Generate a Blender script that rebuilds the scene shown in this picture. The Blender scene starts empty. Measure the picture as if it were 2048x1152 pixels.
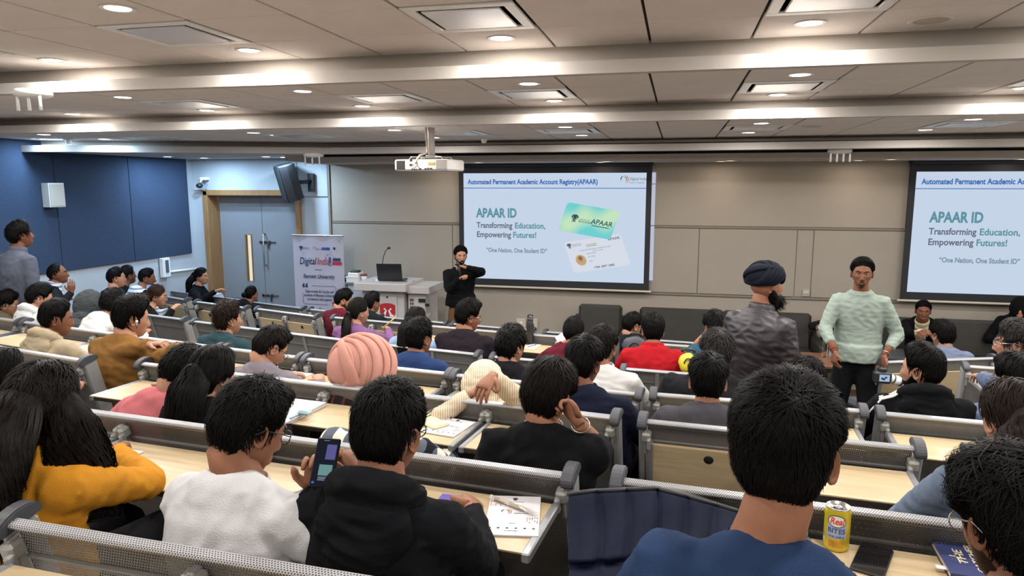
import bpy, math, random
import numpy as np
from mathutils import Vector, Matrix, Euler, noise as mnoise
random.seed(4); rng = np.random.default_rng(11)
SC = bpy.context.scene; COL = SC.collection
PI = math.pi

# ------------------------------------------------------------------ camera, world, exposure
FPX = 1400.0; CAMZ = 2.56; TH = math.radians(8.4507); PSI = math.radians(13.2395)
cd = bpy.data.cameras.new('camera'); cam = bpy.data.objects.new('camera', cd); COL.objects.link(cam)
cd.sensor_width = 36.0; cd.lens = FPX / 2048 * 36; cd.clip_start = 0.02
cam.location = (0, 0, CAMZ); cam.rotation_euler = (PI/2 - TH, 0, PSI)
SC.camera = cam
world = bpy.data.worlds.new('world'); SC.world = world; world.use_nodes = True
world.node_tree.nodes['Background'].inputs[0].default_value = (0.02, 0.022, 0.025, 1)
world.node_tree.nodes['Background'].inputs[1].default_value = 0.3
SC.view_settings.view_transform = 'Standard'; SC.view_settings.look = 'None'
SC.view_settings.gamma = 1; SC.view_settings.use_curve_mapping = False
EXPO = 0.6; SC.view_settings.exposure = EXPO
WARM = (1.0, 0.84, 0.68); NEUTRAL = (1.0, 0.955, 0.91); COOL = (0.50, 0.74, 1.0)
LAMP_W = 12.0            # one recessed downlight

# real places from the photograph's geometry: a sight line meets a plane of the room
_fw = np.array([-math.sin(PSI)*math.cos(TH), math.cos(PSI)*math.cos(TH), -math.sin(TH)])
_rt = np.array([math.cos(PSI), math.sin(PSI), 0.0]); _up = np.cross(_rt, _fw); _C = np.array([0, 0, CAMZ])
def ray(u, v): return _fw + _rt*(u-1024)/FPX - _up*(v-576)/FPX
def on_z(u, v, z): r = ray(u, v); return _C + r*(z-CAMZ)/r[2]
def on_y(u, v, y): r = ray(u, v); return _C + r*y/r[1]
def on_x(u, v, x): r = ray(u, v); return _C + r*x/r[0]
def at(u, v, d): return _C + ray(u, v)*d

# ------------------------------------------------------------------ materials
_mats = {}
def mat(name, color=(.5,.5,.5), rough=.6, metal=0.0, var=None, bump=None, spec=.5, emit=None, sheen=0, coat=0, trans=0, alpha=1):
    if name in _mats: return _mats[name]
    m = bpy.data.materials.new(name); m.use_nodes = True; nt = m.node_tree; b = nt.nodes['Principled BSDF']
    b.inputs['Base Color'].default_value = (*color, 1); b.inputs['Roughness'].default_value = rough
    b.inputs['Metallic'].default_value = metal; b.inputs['Specular IOR Level'].default_value = spec
    b.inputs['Sheen Weight'].default_value = sheen; b.inputs['Coat Weight'].default_value = coat
    b.inputs['Transmission Weight'].default_value = trans
    m.diffuse_color = (*color, 1)
    if emit:
        b.inputs['Emission Color'].default_value = (*emit[0], 1); b.inputs['Emission Strength'].default_value = emit[1]
    tc = None
    if var or bump: tc = nt.nodes.new('ShaderNodeTexCoord')
    if var:      # (scale, amount[, stretch xyz])
        mp = nt.nodes.new('ShaderNodeMapping'); nt.links.new(tc.outputs['Object'], mp.inputs[0])
        if len(var) > 2: mp.inputs['Scale'].default_value = var[2]
        n = nt.nodes.new('ShaderNodeTexNoise'); n.inputs['Scale'].default_value = var[0]; n.inputs['Detail'].default_value = 4
        nt.links.new(mp.outputs[0], n.inputs['Vector'])
        r = nt.nodes.new('ShaderNodeValToRGB'); a = var[1]
        r.color_ramp.elements[0].position = .3; r.color_ramp.elements[1].position = .7
        r.color_ramp.elements[0].color = (*[max(0, c*(1-a)) for c in color], 1); r.color_ramp.elements[1].color = (*[min(1, c*(1+a)) for c in color], 1)
        nt.links.new(n.outputs['Fac'], r.inputs[0]); nt.links.new(r.outputs[0], b.inputs['Base Color'])
    if bump:     # (scale, strength)
        n2 = nt.nodes.new('ShaderNodeTexNoise'); n2.inputs['Scale'].default_value = bump[0]; n2.inputs['Detail'].default_value = 5
        nt.links.new(tc.outputs['Object'], n2.inputs['Vector'])
        bp = nt.nodes.new('ShaderNodeBump'); bp.inputs['Strength'].default_value = bump[1]; bp.inputs['Distance'].default_value = .01
        nt.links.new(n2.outputs['Fac'], bp.inputs['Height']); nt.links.new(bp.outputs[0], b.inputs['Normal'])
    _mats[name] = m; return m
def s2l(r, g, b):
    f = lambda c: ((c/255+.055)/1.055)**2.4 if c > 10 else c/255/12.92
    return (f(r), f(g), f(b))
def glow(name, color, strength):
    if name in _mats: return _mats[name]
    m = bpy.data.materials.new(name); m.use_nodes = True; nt = m.node_tree; nt.nodes.clear()
    e = nt.nodes.new('ShaderNodeEmission'); e.inputs[0].default_value = (*color, 1); e.inputs[1].default_value = strength/2**EXPO
    o = nt.nodes.new('ShaderNodeOutputMaterial'); nt.links.new(e.outputs[0], o.inputs[0]); _mats[name] = m; return m

# ------------------------------------------------------------------ mesh builder
def rotz(a): c, s = math.cos(a), math.sin(a); return np.array([[c,-s,0],[s,c,0],[0,0,1.]])
def rotx(a): c, s = math.cos(a), math.sin(a); return np.array([[1,0,0],[0,c,-s],[0,s,c]])
def roty(a): c, s = math.cos(a), math.sin(a); return np.array([[c,0,s],[0,1,0],[-s,0,c]])
def unit(v): v = np.asarray(v, float); n = np.linalg.norm(v); return v/n if n > 1e-9 else v
class MB:
    def __init__(s): s.v = []; s.f = []; s.mi = []; s.sm = []; s.n = 0
    def add(s, V, F, m=0, smooth=False):
        V = np.asarray(V, float); s.v.append(V); o = s.n
        for f in F: s.f.append([i+o for i in f]); s.mi.append(m); s.sm.append(smooth)
        s.n += len(V); return s
    def box(s, c, size, R=None, bev=0.0, m=0):
        hx, hy, hz = [k/2 for k in size]
        if bev <= 0:
            V = np.array([[x,y,z] for x in (-hx,hx) for y in (-hy,hy) for z in (-hz,hz)])
            F = [(0,1,3,2),(4,6,7,5),(0,4,5,1),(2,3,7,6),(0,2,6,4),(1,5,7,3)]
        else:
            b = min(bev, hx*.98, hy*.98, hz*.98); V = []; idx = {}
            for x in (-1,1):
                for y in (-1,1):
                    for z in (-1,1):
                        for ax in range(3):
                            p = [x*(hx-b), y*(hy-b), z*(hz-b)]; p[ax] = (x*hx, y*hy, z*hz)[ax]
                            idx[(x,y,z,ax)] = len(V); V.append(p)
            F = []
            for ax in range(3):
                o = [a for a in range(3) if a != ax]
                for sg in (-1,1):
                    q = []
                    for a, bb in ((-1,-1),(1,-1),(1,1),(-1,1)):
                        k = [0,0,0]; k[ax] = sg; k[o[0]] = a; k[o[1]] = bb; q.append(idx[(*k, ax)])
                    F.append(q)
                for a in (-1,1):
                    for bb in (-1,1):
                        k1 = [0,0,0]; k2 = [0,0,0]; k1[ax] = -1; k2[ax] = 1
                        for k in (k1,k2): k[o[0]] = a; k[o[1]] = bb
                        F.append([idx[(*k1,o[0])], idx[(*k2,o[0])], idx[(*k2,o[1])], idx[(*k1,o[1])]])
            for x in (-1,1):
                for y in (-1,1):
                    for z in (-1,1): F.append([idx[(x,y,z,0)], idx[(x,y,z,1)], idx[(x,y,z,2)]])
            V = np.array(V)
            F2 = []
            for f in F:      # outward winding
                n = np.cross(V[f[1]]-V[f[0]], V[f[2]]-V[f[0]])
                F2.append(f if n @ V[f].mean(0) > 0 else f[::-1])
            F = F2
        if bev <= 0:
            F2 = []
            for f in F:
                f = list(f); n = np.cross(V[f[1]]-V[f[0]], V[f[2]]-V[f[0]])
                F2.append(f if n @ V[f].mean(0) > 0 else f[::-1])
            F = F2
        if R is not None: V = V @ np.asarray(R).T
        return s.add(V + np.asarray(c, float), F, m)
    def grid(s, P, wu=False, wv=False, m=0, smooth=True, flip=False):
        P = np.asarray(P, float); nu, nv = P.shape[:2]; F = []
        for i in range(nu if wu else nu-1):
            for j in range(nv if wv else nv-1):
                a, b, c, d = i*nv+j, ((i+1)%nu)*nv+j, ((i+1)%nu)*nv+(j+1)%nv, i*nv+(j+1)%nv
                F.append([a,d,c,b] if flip else [a,b,c,d])
        return s.add(P.reshape(-1,3), F, m, smooth)
    def tube(s, pts, rad, seg=10, cap=True, m=0, up=None, smooth=True):
        """loft of ellipses along pts; rad = number, list of numbers or list of (side, depth)"""
        pts = np.asarray(pts, float); n = len(pts)
        if np.isscalar(rad): rad = [rad]*n
        up = np.array([0,0,1.]) if up is None else np.asarray(up, float)
        T = np.gradient(pts, axis=0); P = []; prev = None
        ang = np.linspace(0, 2*PI, seg, endpoint=False)
        for i in range(n):
            t = unit(T[i]); a = np.cross(t, up) if prev is None else prev - t*(prev@t)
            if np.linalg.norm(a) < 1e-3: a = np.cross(t, [1,0,0]);
            if np.linalg.norm(a) < 1e-3: a = np.cross(t, [0,1,0])
            a = unit(a); b = np.cross(a, t); prev = a
            ra, rb = rad[i] if not np.isscalar(rad[i]) else (rad[i], rad[i])
            P.append(pts[i] + np.outer(np.cos(ang)*ra, a) + np.outer(np.sin(ang)*rb, b))
        P = np.array(P); o = s.n; s.grid(P, wv=True, m=m, smooth=smooth, flip=False)
        if cap:
            s.f.append([o+j for j in range(seg)]); s.mi.append(m); s.sm.append(False)
            s.f.append([o+(n-1)*seg+j for j in range(seg)][::-1]); s.mi.append(m); s.sm.append(False)
        return s
    def ellip(s, c, r, R=None, nu=10, nv=14, m=0):
        th = np.linspace(0, PI, nu); ph = np.linspace(0, 2*PI, nv, endpoint=False)
        P = np.stack([np.outer(np.sin(th), np.cos(ph)), np.outer(np.sin(th), np.sin(ph)), np.outer(np.cos(th), np.ones(nv))], -1)*np.asarray(r, float)
        if R is not None: P = P @ np.asarray(R).T
        return s.grid(P + np.asarray(c, float), wv=True, m=m, smooth=True)
    def lathe(s, prof, c=(0,0,0), seg=20, R=None, m=0, smooth=True):
        ph = np.linspace(0, 2*PI, seg, endpoint=False)
        P = np.array([[ [r*math.cos(a), r*math.sin(a), z] for a in ph] for r, z in prof])
        if R is not None: P = P @ np.asarray(R).T
        return s.grid(P + np.asarray(c, float), wv=True, m=m, smooth=smooth)
    def poly(s, pts, m=0): return s.add(pts, [list(range(len(pts)))], m)
    def prism(s, outline, d, m=0):
        """closed polygon (n,3) extruded by vector d"""
        A = np.asarray(outline, float); B = A + np.asarray(d, float); n = len(A)
        F = [list(range(n))[::-1], list(range(n, 2*n))] + [[i, (i+1)%n, n+(i+1)%n, n+i] for i in range(n)]
        return s.add(np.vstack([A,B]), F, m)
    def mesh(s, name):
        me = bpy.data.meshes.new(name)
        V = np.vstack(s.v) if s.v else np.zeros((0,3))
        me.from_pydata(V.tolist(), [], s.f)
        me.polygons.foreach_set('material_index', np.array(s.mi, np.int32))
        me.polygons.foreach_set('use_smooth', np.array(s.sm, bool)); me.update(); return me
    def build(s, name, mats, parent=None, loc=None):
        return link(name, s.mesh(name), mats, parent, loc)
def link(name, me, mats, parent=None, loc=None):
    if not isinstance(mats, (list, tuple)): mats = [mats]
    if len(me.materials) == 0:
        for m in mats: me.materials.append(m)
    o = bpy.data.objects.new(name, me); COL.objects.link(o)
    if parent is not None: o.parent = parent
    if loc is not None: o.location = loc
    return o
def tag(o, label=None, cat=None, group=None, kind=None):
    for k, v in (('label', label), ('category', cat), ('group', group), ('kind', kind)):
        if v: o[k] = v
    return o
def thing(name, label, cat, loc=(0,0,0), rz=0.0, group=None):
    o = bpy.data.objects.new(name, None); COL.objects.link(o); o.empty_display_size = .1
    o.location = loc; o.rotation_euler = (0, 0, rz); return tag(o, label, cat, group)
def struct(name, mb, mats, parent=None, label=None):
    o = mb.build(name, mats, parent)
    if parent is None: o['kind'] = 'structure'
    if label: o['label'] = label
    return o
def copy_tree(o, parent=None):
    c = o.copy(); COL.objects.link(c)
    if parent is not None: c.parent = parent
    for ch in list(o.children): copy_tree(ch, c)
    return c
def text(name, body, size, M, m, parent=None, align='CENTER', shear=0, bold=0, sx=1, depth=.0006, space=1, fit=None):
    """flat lettering as a mesh; M is a 4x4 placing text's XY plane"""
    cu = bpy.data.curves.new(name, 'FONT'); cu.body = body; cu.size = size; cu.align_x = align; cu.align_y = 'CENTER'
    cu.extrude = depth/2; cu.shear = shear; cu.offset = bold; cu.resolution_u = 3; cu.space_character = space
    o = bpy.data.objects.new(name, cu); COL.objects.link(o)
    me = bpy.data.meshes.new_from_object(o.evaluated_get(bpy.context.evaluated_depsgraph_get()))
    bpy.data.objects.remove(o); bpy.data.curves.remove(cu); me.name = name
    if fit:
        xs_ = [v.co.x for v in me.vertices]; sx = fit/max(1e-6, max(xs_)-min(xs_))
    me.transform(Matrix.Diagonal((sx,1,1,1))); me.transform(M)
    me.materials.clear(); return link(name, me, m, parent)
def frame(o, x, y):
    """4x4 with origin o, x along x, y along y, z = x cross y"""
    x = unit(x); y = unit(np.asarray(y) - x*(np.asarray(y)@x)); z = np.cross(x, y)
    M = Matrix.Identity(4)
    for i in range(3): M[i][0] = x[i]; M[i][1] = y[i]; M[i][2] = z[i]; M[i][3] = o[i]
    return M
def remesh(mb, voxel, smooth=6, name='shape'):
    """union of overlapping shapes as one smooth skin"""
    me = mb.mesh(name); o = bpy.data.objects.new(name, me); COL.objects.link(o)
    r = o.modifiers.new('r', 'REMESH'); r.mode = 'VOXEL'; r.voxel_size = voxel; r.use_smooth_shade = True
    s = o.modifiers.new('s', 'SMOOTH'); s.factor = .5; s.iterations = smooth
    dg = bpy.context.evaluated_depsgraph_get(); out = bpy.data.meshes.new_from_object(o.evaluated_get(dg))
    bpy.data.objects.remove(o); bpy.data.meshes.remove(me)
    out.materials.clear()
    out.polygons.foreach_set('use_smooth', np.ones(len(out.polygons), bool)); return out
def mverts(me):
    a = np.empty(len(me.vertices)*3); me.vertices.foreach_get('co', a); return a.reshape(-1,3)
def mnormals(me):
    a = np.empty(len(me.vertices)*3); me.vertex_normals.foreach_get('vector', a); return a.reshape(-1,3)
def setverts(me, V): me.vertices.foreach_set('co', V.ravel()); me.update()
def sstep(a, b, x): t = np.clip((x-a)/(b-a), 0, 1); return t*t*(3-2*t)
def gs(x): return np.exp(-x*x)
_W = [(unit(rng.normal(size=3)), rng.uniform(0, 6.28)) for _ in range(24)]
def wnoise(P, k, seed=0):
    """cheap smooth noise from a few waves"""
    r = np.zeros(len(P))
    for i in range(6):
        d, ph = _W[(i+seed*5) % 24]; d2, ph2 = _W[(i*3+seed+7) % 24]
        r += np.sin(P@d*k*(1+.23*i) + ph + seed + 1.3*np.sin(P@d2*k*.7 + ph2))
    return r/6
# ------------------------------------------------------------------ cloth and surface materials
MATS = {}
KC = .74      # how far cloth is held below the hall's white walls
def dim(rgb, k): return tuple(c*k for c in s2l(*rgb))
def cloth(name, rgb, rough=.9, bump=(260,.25), var=(9,.10)): MATS[name] = mat('cloth_'+name, dim(rgb, KC*(.55 if max(rgb) < 75 else 1)), rough, var=var, bump=bump, spec=.12)
for nm, rgb in dict(yellow=(205,140,40), white=(222,222,224), black=(24,24,28), hoodie=(26,27,33), navytee=(44,64,100), navy=(34,40,66), pink=(212,120,126), brown=(140,100,52), beige=(186,170,142),
    grey=(135,128,136), teal=(44,70,78), polo=(44,66,112), red=(176,26,36), plum=(48,40,48), purple=(128,88,132), lightblue=(150,178,208), maroon=(98,28,42), darkgreen=(34,42,46), suitgrey=(120,132,158),
    shinyblue=(82,98,134), denimgrey=(92,98,114), denim=(112,126,146), denimjean=(84,116,160), sage=(156,170,160), plumjacket=(66,58,66), cream=(208,192,166), greytee=(78,76,82), offwhite=(222,220,218), charcoal=(40,40,45),
    olive=(96,92,70), hoodgrey=(70,76,78), turbannavy=(34,40,54), turbanpink=(212,156,142), cloth_grey=(120,120,124), shirtcream=(222,212,180), yellowbag=(214,200,60), tealshirt=(46,84,108), stripe=(190,196,208)).items(): cloth(nm, rgb)
MATS['cloth_grey'] = MATS.get('cloth_grey')
for nm, rgb in dict(trousers_dark=(24,24,28), trousers_navy=(36,42,60), trousers_jeans=(70,96,136), trousers_tan=(132,94,60), trousers_grey=(96,94,92)).items(): MATS[nm] = mat(nm, dim(rgb, .6), .9, spec=.15, bump=(220,.2), var=(8,.12))
MATS['shinyblue'] = mat('nylon_blue', dim((88,104,138), .7), .38, bump=(28,.25), var=(8,.1))
MATS['puffer'] = mat('puffer_nylon', dim((44,52,86), .22), .7, bump=(40,.12), var=(8,.12), spec=.05)
MATS['plumjacket'] = mat('leather_plum', dim((66,56,66), .30), .5, bump=(24,.2), var=(8,.12))
MATS['gold'] = mat('gold_rim', (.5,.36,.18), .3, 1.0); MATS['rim_dark'] = mat('rim_dark', (.015,.015,.018), .35); MATS['rim_steel'] = mat('rim_steel', (.45,.45,.45), .25, 1.0)
MATS['steel'] = mat('bracelet_steel', (.6,.6,.6), .25, 1.0); MATS['thread'] = mat('thread_orange', s2l(190,90,40), .7); MATS['chain'] = mat('silver_chain', (.65,.62,.6), .3, 1.0); MATS['threadred'] = mat('thread_red', s2l(150,40,40), .7)
def pattern(name, build):
    m = bpy.data.materials.new('cloth_'+name); m.use_nodes = True; nt = m.node_tree; b = nt.nodes['Principled BSDF']; b.inputs['Roughness'].default_value = .9; b.inputs['Specular IOR Level'].default_value = .2
    tc = nt.nodes.new('ShaderNodeTexCoord'); sx = nt.nodes.new('ShaderNodeSeparateXYZ'); nt.links.new(tc.outputs['Object'], sx.inputs[0])
    def mth(op, a, v=None):
        n = nt.nodes.new('ShaderNodeMath'); n.operation = op
        for i, q in enumerate((a, v)):
            if q is None: continue
            if isinstance(q, (int,float)): n.inputs[i].default_value = q
            else: nt.links.new(q, n.inputs[i])
        return n.outputs[0]
    def mix(f, c1, c2):
        n = nt.nodes.new('ShaderNodeMix'); n.data_type = 'RGBA'; nt.links.new(f, n.inputs[0])
        for i, q in ((6, c1), (7, c2)):
            if isinstance(q, tuple): n.inputs[i].default_value = (*q, 1)
            else: nt.links.new(q, n.inputs[i])
        return n.outputs[2]
    out = build(sx.outputs, mth, mix, nt, tc); nt.links.new(out, b.inputs['Base Color']); MATS[name] = m; return m
def _check(o, mth, mix, nt, tc):
    band = lambda c, off: mth('GREATER_THAN', mth('FRACT', mth('MULTIPLY', mth('ADD', c, 5.0+off), 1/.105)), .5)
    zz = mth('ADD', o[2], mth('MULTIPLY', o[1], -.55))
    a, b = band(o[0], 0), band(zz, .02); s = mth('MULTIPLY', mth('ADD', a, b), .5)
    lo = mix(mth('GREATER_THAN', s, .25), s2l(222,216,200), s2l(86,92,104)); return mix(mth('GREATER_THAN', s, .75), lo, s2l(18,20,30))
pattern('checked', _check)
def _plaid(o, mth, mix, nt, tc):
    line = lambda c, w: mth('LESS_THAN', mth('FRACT', mth('MULTIPLY', mth('ADD', c, 5.0), 1/.062)), w)
    zz = mth('ADD', o[2], mth('MULTIPLY', o[1], -.5)); s = mth('MULTIPLY', mth('ADD', line(o[0], .2), line(zz, .2)), .5)
    return mix(s, s2l(44,32,34), s2l(120,76,64))
pattern('plaid', _plaid)
def _ribs(o, mth, mix, nt, tc):
    s = mth('MULTIPLY', mth('ADD', mth('SINE', mth('MULTIPLY', mth('ADD', o[0], mth('MULTIPLY', o[1], .4)), 520.)), 1.), .5); return mix(s, s2l(176,160,134), s2l(222,208,184))
pattern('creamknit', _ribs)
def _strp(o, mth, mix, nt, tc): return mix(mth('GREATER_THAN', mth('FRACT', mth('MULTIPLY', mth('ADD', o[2], 3.), 1/.05)), .62), s2l(205,210,220), s2l(120,130,150))
pattern('striped', _strp)
def wood(name, c1, c2, rough=.4, scale=(1.2,14,14), rot=0):
    m = bpy.data.materials.new(name); m.use_nodes = True; nt = m.node_tree; b = nt.nodes['Principled BSDF']; b.inputs['Roughness'].default_value = rough
    tc = nt.nodes.new('ShaderNodeTexCoord'); mp = nt.nodes.new('ShaderNodeMapping'); mp.inputs['Scale'].default_value = scale; nt.links.new(tc.outputs['Object'], mp.inputs[0])
    n = nt.nodes.new('ShaderNodeTexNoise'); n.inputs['Scale'].default_value = 3; n.inputs['Detail'].default_value = 6; n.inputs['Distortion'].default_value = .6; nt.links.new(mp.outputs[0], n.inputs['Vector'])
    r = nt.nodes.new('ShaderNodeValToRGB'); r.color_ramp.elements[0].position = .3; r.color_ramp.elements[1].position = .72; r.color_ramp.elements[0].color = (*c1,1); r.color_ramp.elements[1].color = (*c2,1)
    nt.links.new(n.outputs['Fac'], r.inputs[0]); nt.links.new(r.outputs[0], b.inputs['Base Color']); MATS[name] = m; return m
wood('maple', dim((206,180,138), .70), dim((222,200,162), .70), .38); wood('walnut', s2l(96,62,44), s2l(126,84,60), .35); wood('doorframe', s2l(136,100,62), s2l(158,120,78), .5, (14,14,1.2))
def perforated(name, color, pitch=.0075, hole=.32, rough=.35, metal=.6, through=True):
    m = bpy.data.materials.new(name); m.use_nodes = True; nt = m.node_tree; b = nt.nodes['Principled BSDF']
    b.inputs['Base Color'].default_value = (*color,1); b.inputs['Roughness'].default_value = rough; b.inputs['Metallic'].default_value = metal
    tc = nt.nodes.new('ShaderNodeTexCoord'); sx = nt.nodes.new('ShaderNodeSeparateXYZ'); nt.links.new(tc.outputs['Object'], sx.inputs[0])
    def mth(op, a, v=None):
        n = nt.nodes.new('ShaderNodeMath'); n.operation = op
        for i, q in enumerate((a, v)):
            if q is None: continue
            if isinstance(q, (int,float)): n.inputs[i].default_value = q
            else: nt.links.new(q, n.inputs[i])
        return n.outputs[0]
    zrow = mth('DIVIDE', mth('ADD', sx.outputs[2], mth('MULTIPLY', sx.outputs[1], .9)), pitch*.866); row = mth('FLOOR', zrow)
    x = mth('FRACT', mth('ADD', mth('DIVIDE', sx.outputs[0], pitch), mth('MULTIPLY', row, .5))); y = mth('FRACT', zrow)
    dx = mth('SUBTRACT', x, .5); dy = mth('MULTIPLY', mth('SUBTRACT', y, .5), .866)
    d = mth('SQRT', mth('ADD', mth('MULTIPLY', dx, dx), mth('MULTIPLY', dy, dy))); f = mth('LESS_THAN', d, hole)
    mx = nt.nodes.new('ShaderNodeMixShader'); tr = nt.nodes.new('ShaderNodeBsdfTransparent'); out = nt.nodes['Material Output']
    if through: nt.links.new(f, mx.inputs[0]); nt.links.new(b.outputs[0], mx.inputs[1]); nt.links.new(tr.outputs[0], mx.inputs[2]); nt.links.new(mx.outputs[0], out.inputs[0])
    else:
        mc = nt.nodes.new('ShaderNodeMix'); mc.data_type = 'RGBA'; nt.links.new(f, mc.inputs[0]); mc.inputs[6].default_value = (*color,1); mc.inputs[7].default_value = (*[c*.12 for c in color],1); nt.links.new(mc.outputs[2], b.inputs['Base Color'])
    MATS[name] = m; return m
perforated('mesh_rail', dim((196,197,200), .72), .0075, .30, .4, .35, False); perforated('mesh_panel', dim((132,128,122), .72), .0075, .30, .45, .35)
MATS['alu'] = mat('brushed_aluminium', dim((176,178,182), .72), .38, .55, var=(20,.06)); MATS['alupaint'] = mat('silver_paint', dim((168,168,166), .72), .45, .25); MATS['railplain'] = mat('rail_silver', dim((188,190,194), .72), .38, .4)
MATS['panelplain'] = mat('panel_grey', dim((140,138,134), .72), .5, .2, var=(12,.06)); MATS['cap'] = mat('armrest_plastic', s2l(58,60,66), .5, bump=(200,.1)); MATS['darkedge'] = mat('dark_edge', s2l(44,34,28), .5)
MATS['blackhole'] = mat('grommet_black', (.008,.008,.008), .6); MATS['seat'] = mat('seat_fabric', s2l(66,68,76), .9, bump=(300,.2)); MATS['castgrey'] = mat('cast_bracket', dim((170,170,166), .72), .45, .2)
MATS['whiteplastic'] = mat('white_plastic', (.78,.78,.77), .35); MATS['blackplastic'] = mat('black_plastic', (.015,.015,.017), .4); MATS['paper'] = mat('paper_white', dim((238,234,238), .72), .7)
MATS['leather'] = mat('sofa_leather', dim((50,48,44), .75), .5, bump=(90,.15), var=(6,.12)); MATS['screenblack'] = mat('screen_black', (.006,.006,.008), .12, coat=.5)
# ------------------------------------------------------------------ people
def head_surf(D, fem=0.0, wide=1.0):
    """points of a face and skull for unit directions D (Y is the way the face looks, Z up), metres"""
    x, y, z = D[:,0], D[:,1], D[:,2]
    P = D*np.array([.077*wide, .096, .118])
    t = sstep(-.02, -.95, z); P[:,0] *= 1 - (.36+.06*fem)*t**1.3
    bk = sstep(-.02, -.75, z)*(y < 0); P[:,1] *= 1 - .40*bk
    fr = np.clip(y, 0, 1); P[:,1] += .040*sstep(-.25, -.85, z)*fr**.6
    P[:,1] -= .006*sstep(.2, .8, z)*fr
    X, Z = P[:,0], P[:,2]; f = sstep(.15, .5, y)
    nose = sstep(.026, -.030, Z)*(1-sstep(-.034, -.046, Z)); d = np.zeros(len(D))
    d += .027*nose*gs(X/.0105) + .010*gs((np.abs(X)-.012)/.007)*gs((Z+.036)/.008)
    d -= .011*gs((np.abs(X)-.031)/.015)*gs((Z-.010)/.011)
    d += .0045*gs((Z-.030)/.008)*gs(X/.045)
    d += (.0075+.001*fem)*gs(X/.021)*(gs((Z+.0605)/.0045)+gs((Z+.0725)/.0055)) - .003*gs(X/.022)*gs((Z+.0668)/.0022)
    d += .006*gs(X/.02)*gs((Z+.100)/.013) - .004*gs(X/.03)*gs((Z+.084)/.006)
    d += .004*gs((np.abs(X)-.045)/.018)*gs((Z+.018)/.018)
    P[:,1] += d*f; return P
def head_norm(P): return P/np.array([.077, .096, .118])**2/np.linalg.norm(P/np.array([.077, .096, .118])**2, axis=1)[:,None]
def dirgrid(nu, nv):
    th = np.linspace(.0, PI, nu); ph = np.linspace(0, 2*PI, nv, endpoint=False)
    return np.stack([np.outer(np.sin(th), np.cos(ph)), np.outer(np.sin(th), np.sin(ph)), np.outer(np.cos(th), np.ones(nv))], -1)
_AZ = [0, .45, .85, 1.15, 1.50, 1.82, 2.02, 2.25, 2.6, PI+.01]
def hairline(D, kind='man'):
    az = np.arctan2(np.abs(D[:,0]), D[:,1])
    t = {'man': [.64,.60,.52,.20,.22,.26,.0,-.50,-.68,-.73], 'woman': [.66,.58,.42,.18,.05,.05,-.20,-.55,-.62,-.64],
         'bald': [.93,.92,.86,.50,.15,.22,.0,-.40,-.52,-.55]}[kind]
    return sstep(-.07, .07, D[:,2] - np.interp(az, _AZ, t))
def beardline(D, goatee=False):
    az = np.arctan2(np.abs(D[:,0]), D[:,1])
    up = np.interp(az, [0,.3,.6,.9,1.2,1.5,1.7,PI], [-.38,-.42,-.50,-.44,-.26,-.05,-.9,-2] if not goatee else [-.38,-.42,-.7,-1.2,-2,-2,-2,-2])
    lip = gs(D[:,0]/.26)*gs((D[:,2]+.565)/.055)
    return sstep(.06, -.06, D[:,2]-up)*(1-sstep(.3,.7,lip))
def ribbons(mb, paths, width, normals, m=0):
    """paths (n,k,3): flat tapered locks lying along normals (n,k,3)"""
    n, k = paths.shape[:2]; T = np.gradient(paths, axis=1); S = np.cross(normals, T)
    S /= np.linalg.norm(S, axis=2)[:,:,None]+1e-9
    w = np.linspace(1, .12, k)**.7; w = w[None,:,None]*np.asarray(width).reshape(-1,1,1)*.5
    C = paths + normals*w*.35
    V = np.stack([paths-S*w, C, paths+S*w], 2).reshape(-1,3)     # n*k*3
    i = np.arange(n)[:,None,None]*(k*3); j = np.arange(k-1)[None,:,None]*3; b = i + j + np.arange(2)[None,None,:]
    F = np.stack([b, b+1, b+4, b+3], -1).reshape(-1,4)
    mb.v.append(V); o = mb.n; F = (F+o).tolist(); mb.f += F; mb.mi += [m]*len(F); mb.sm += [True]*len(F); mb.n += len(V)
def hand(mb, W, d, nrm, side, curl=.5, sc=1.0, seg=7, m=0, spread=.06, thumb=.5):
    """wrist point W, fingers along d, palm faces nrm; side +1 right hand, -1 left"""
    d = unit(d); n = unit(np.asarray(nrm) - d*(np.asarray(nrm)@d)); th = np.cross(d, n)*side
    mb.tube([W-d*.012*sc, W+d*.012*sc, W+d*.045*sc, W+d*.075*sc, W+d*.094*sc], [(.024*sc,.019*sc),(.028*sc,.018*sc),(.040*sc,.017*sc),(.041*sc,.015*sc),(.036*sc,.010*sc)], seg+3, True, m, up=n)
    cs = curl if np.ndim(curl) else [curl]*4
    for i, (lat, L, r) in enumerate(((.030,.070,.0088),(.010,.079,.0092),(-.010,.073,.0088),(-.029,.057,.0078))):
        p = W + d*(.088-.006*abs(i-1.2))*sc + th*lat*sc; a = .12; q = [p - d*.02*sc, p]; dirv = unit(d + th*(1.4-i)*spread)
        for j, fr in enumerate((.45, .31, .24)):
            a += cs[i]*(.9, 1.1, .8)[j]
            for h in (1, 2): p = p + (dirv*math.cos(a)+n*math.sin(a))*L*fr*sc/2; q.append(p)
        mb.tube(q, [r*sc*.95, r*sc]+[r*sc*(1-.06*k) for k in range(5)]+[r*sc*.45], seg, True, m, up=th)
    p = W + d*.022*sc + th*.026*sc; t1 = unit(d*.62+th*.72+n*thumb*.5); t2 = unit(d*.9+th*.25+n*thumb*.7)
    mb.tube([p-t1*.012*sc, p+t1*.018*sc, p+t1*.042*sc, p+t1*.042*sc+t2*.018*sc, p+t1*.042*sc+t2*.031*sc], [.014*sc,.0135*sc,.0105*sc,.010*sc,.005*sc], seg, True, m, up=n)
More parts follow.
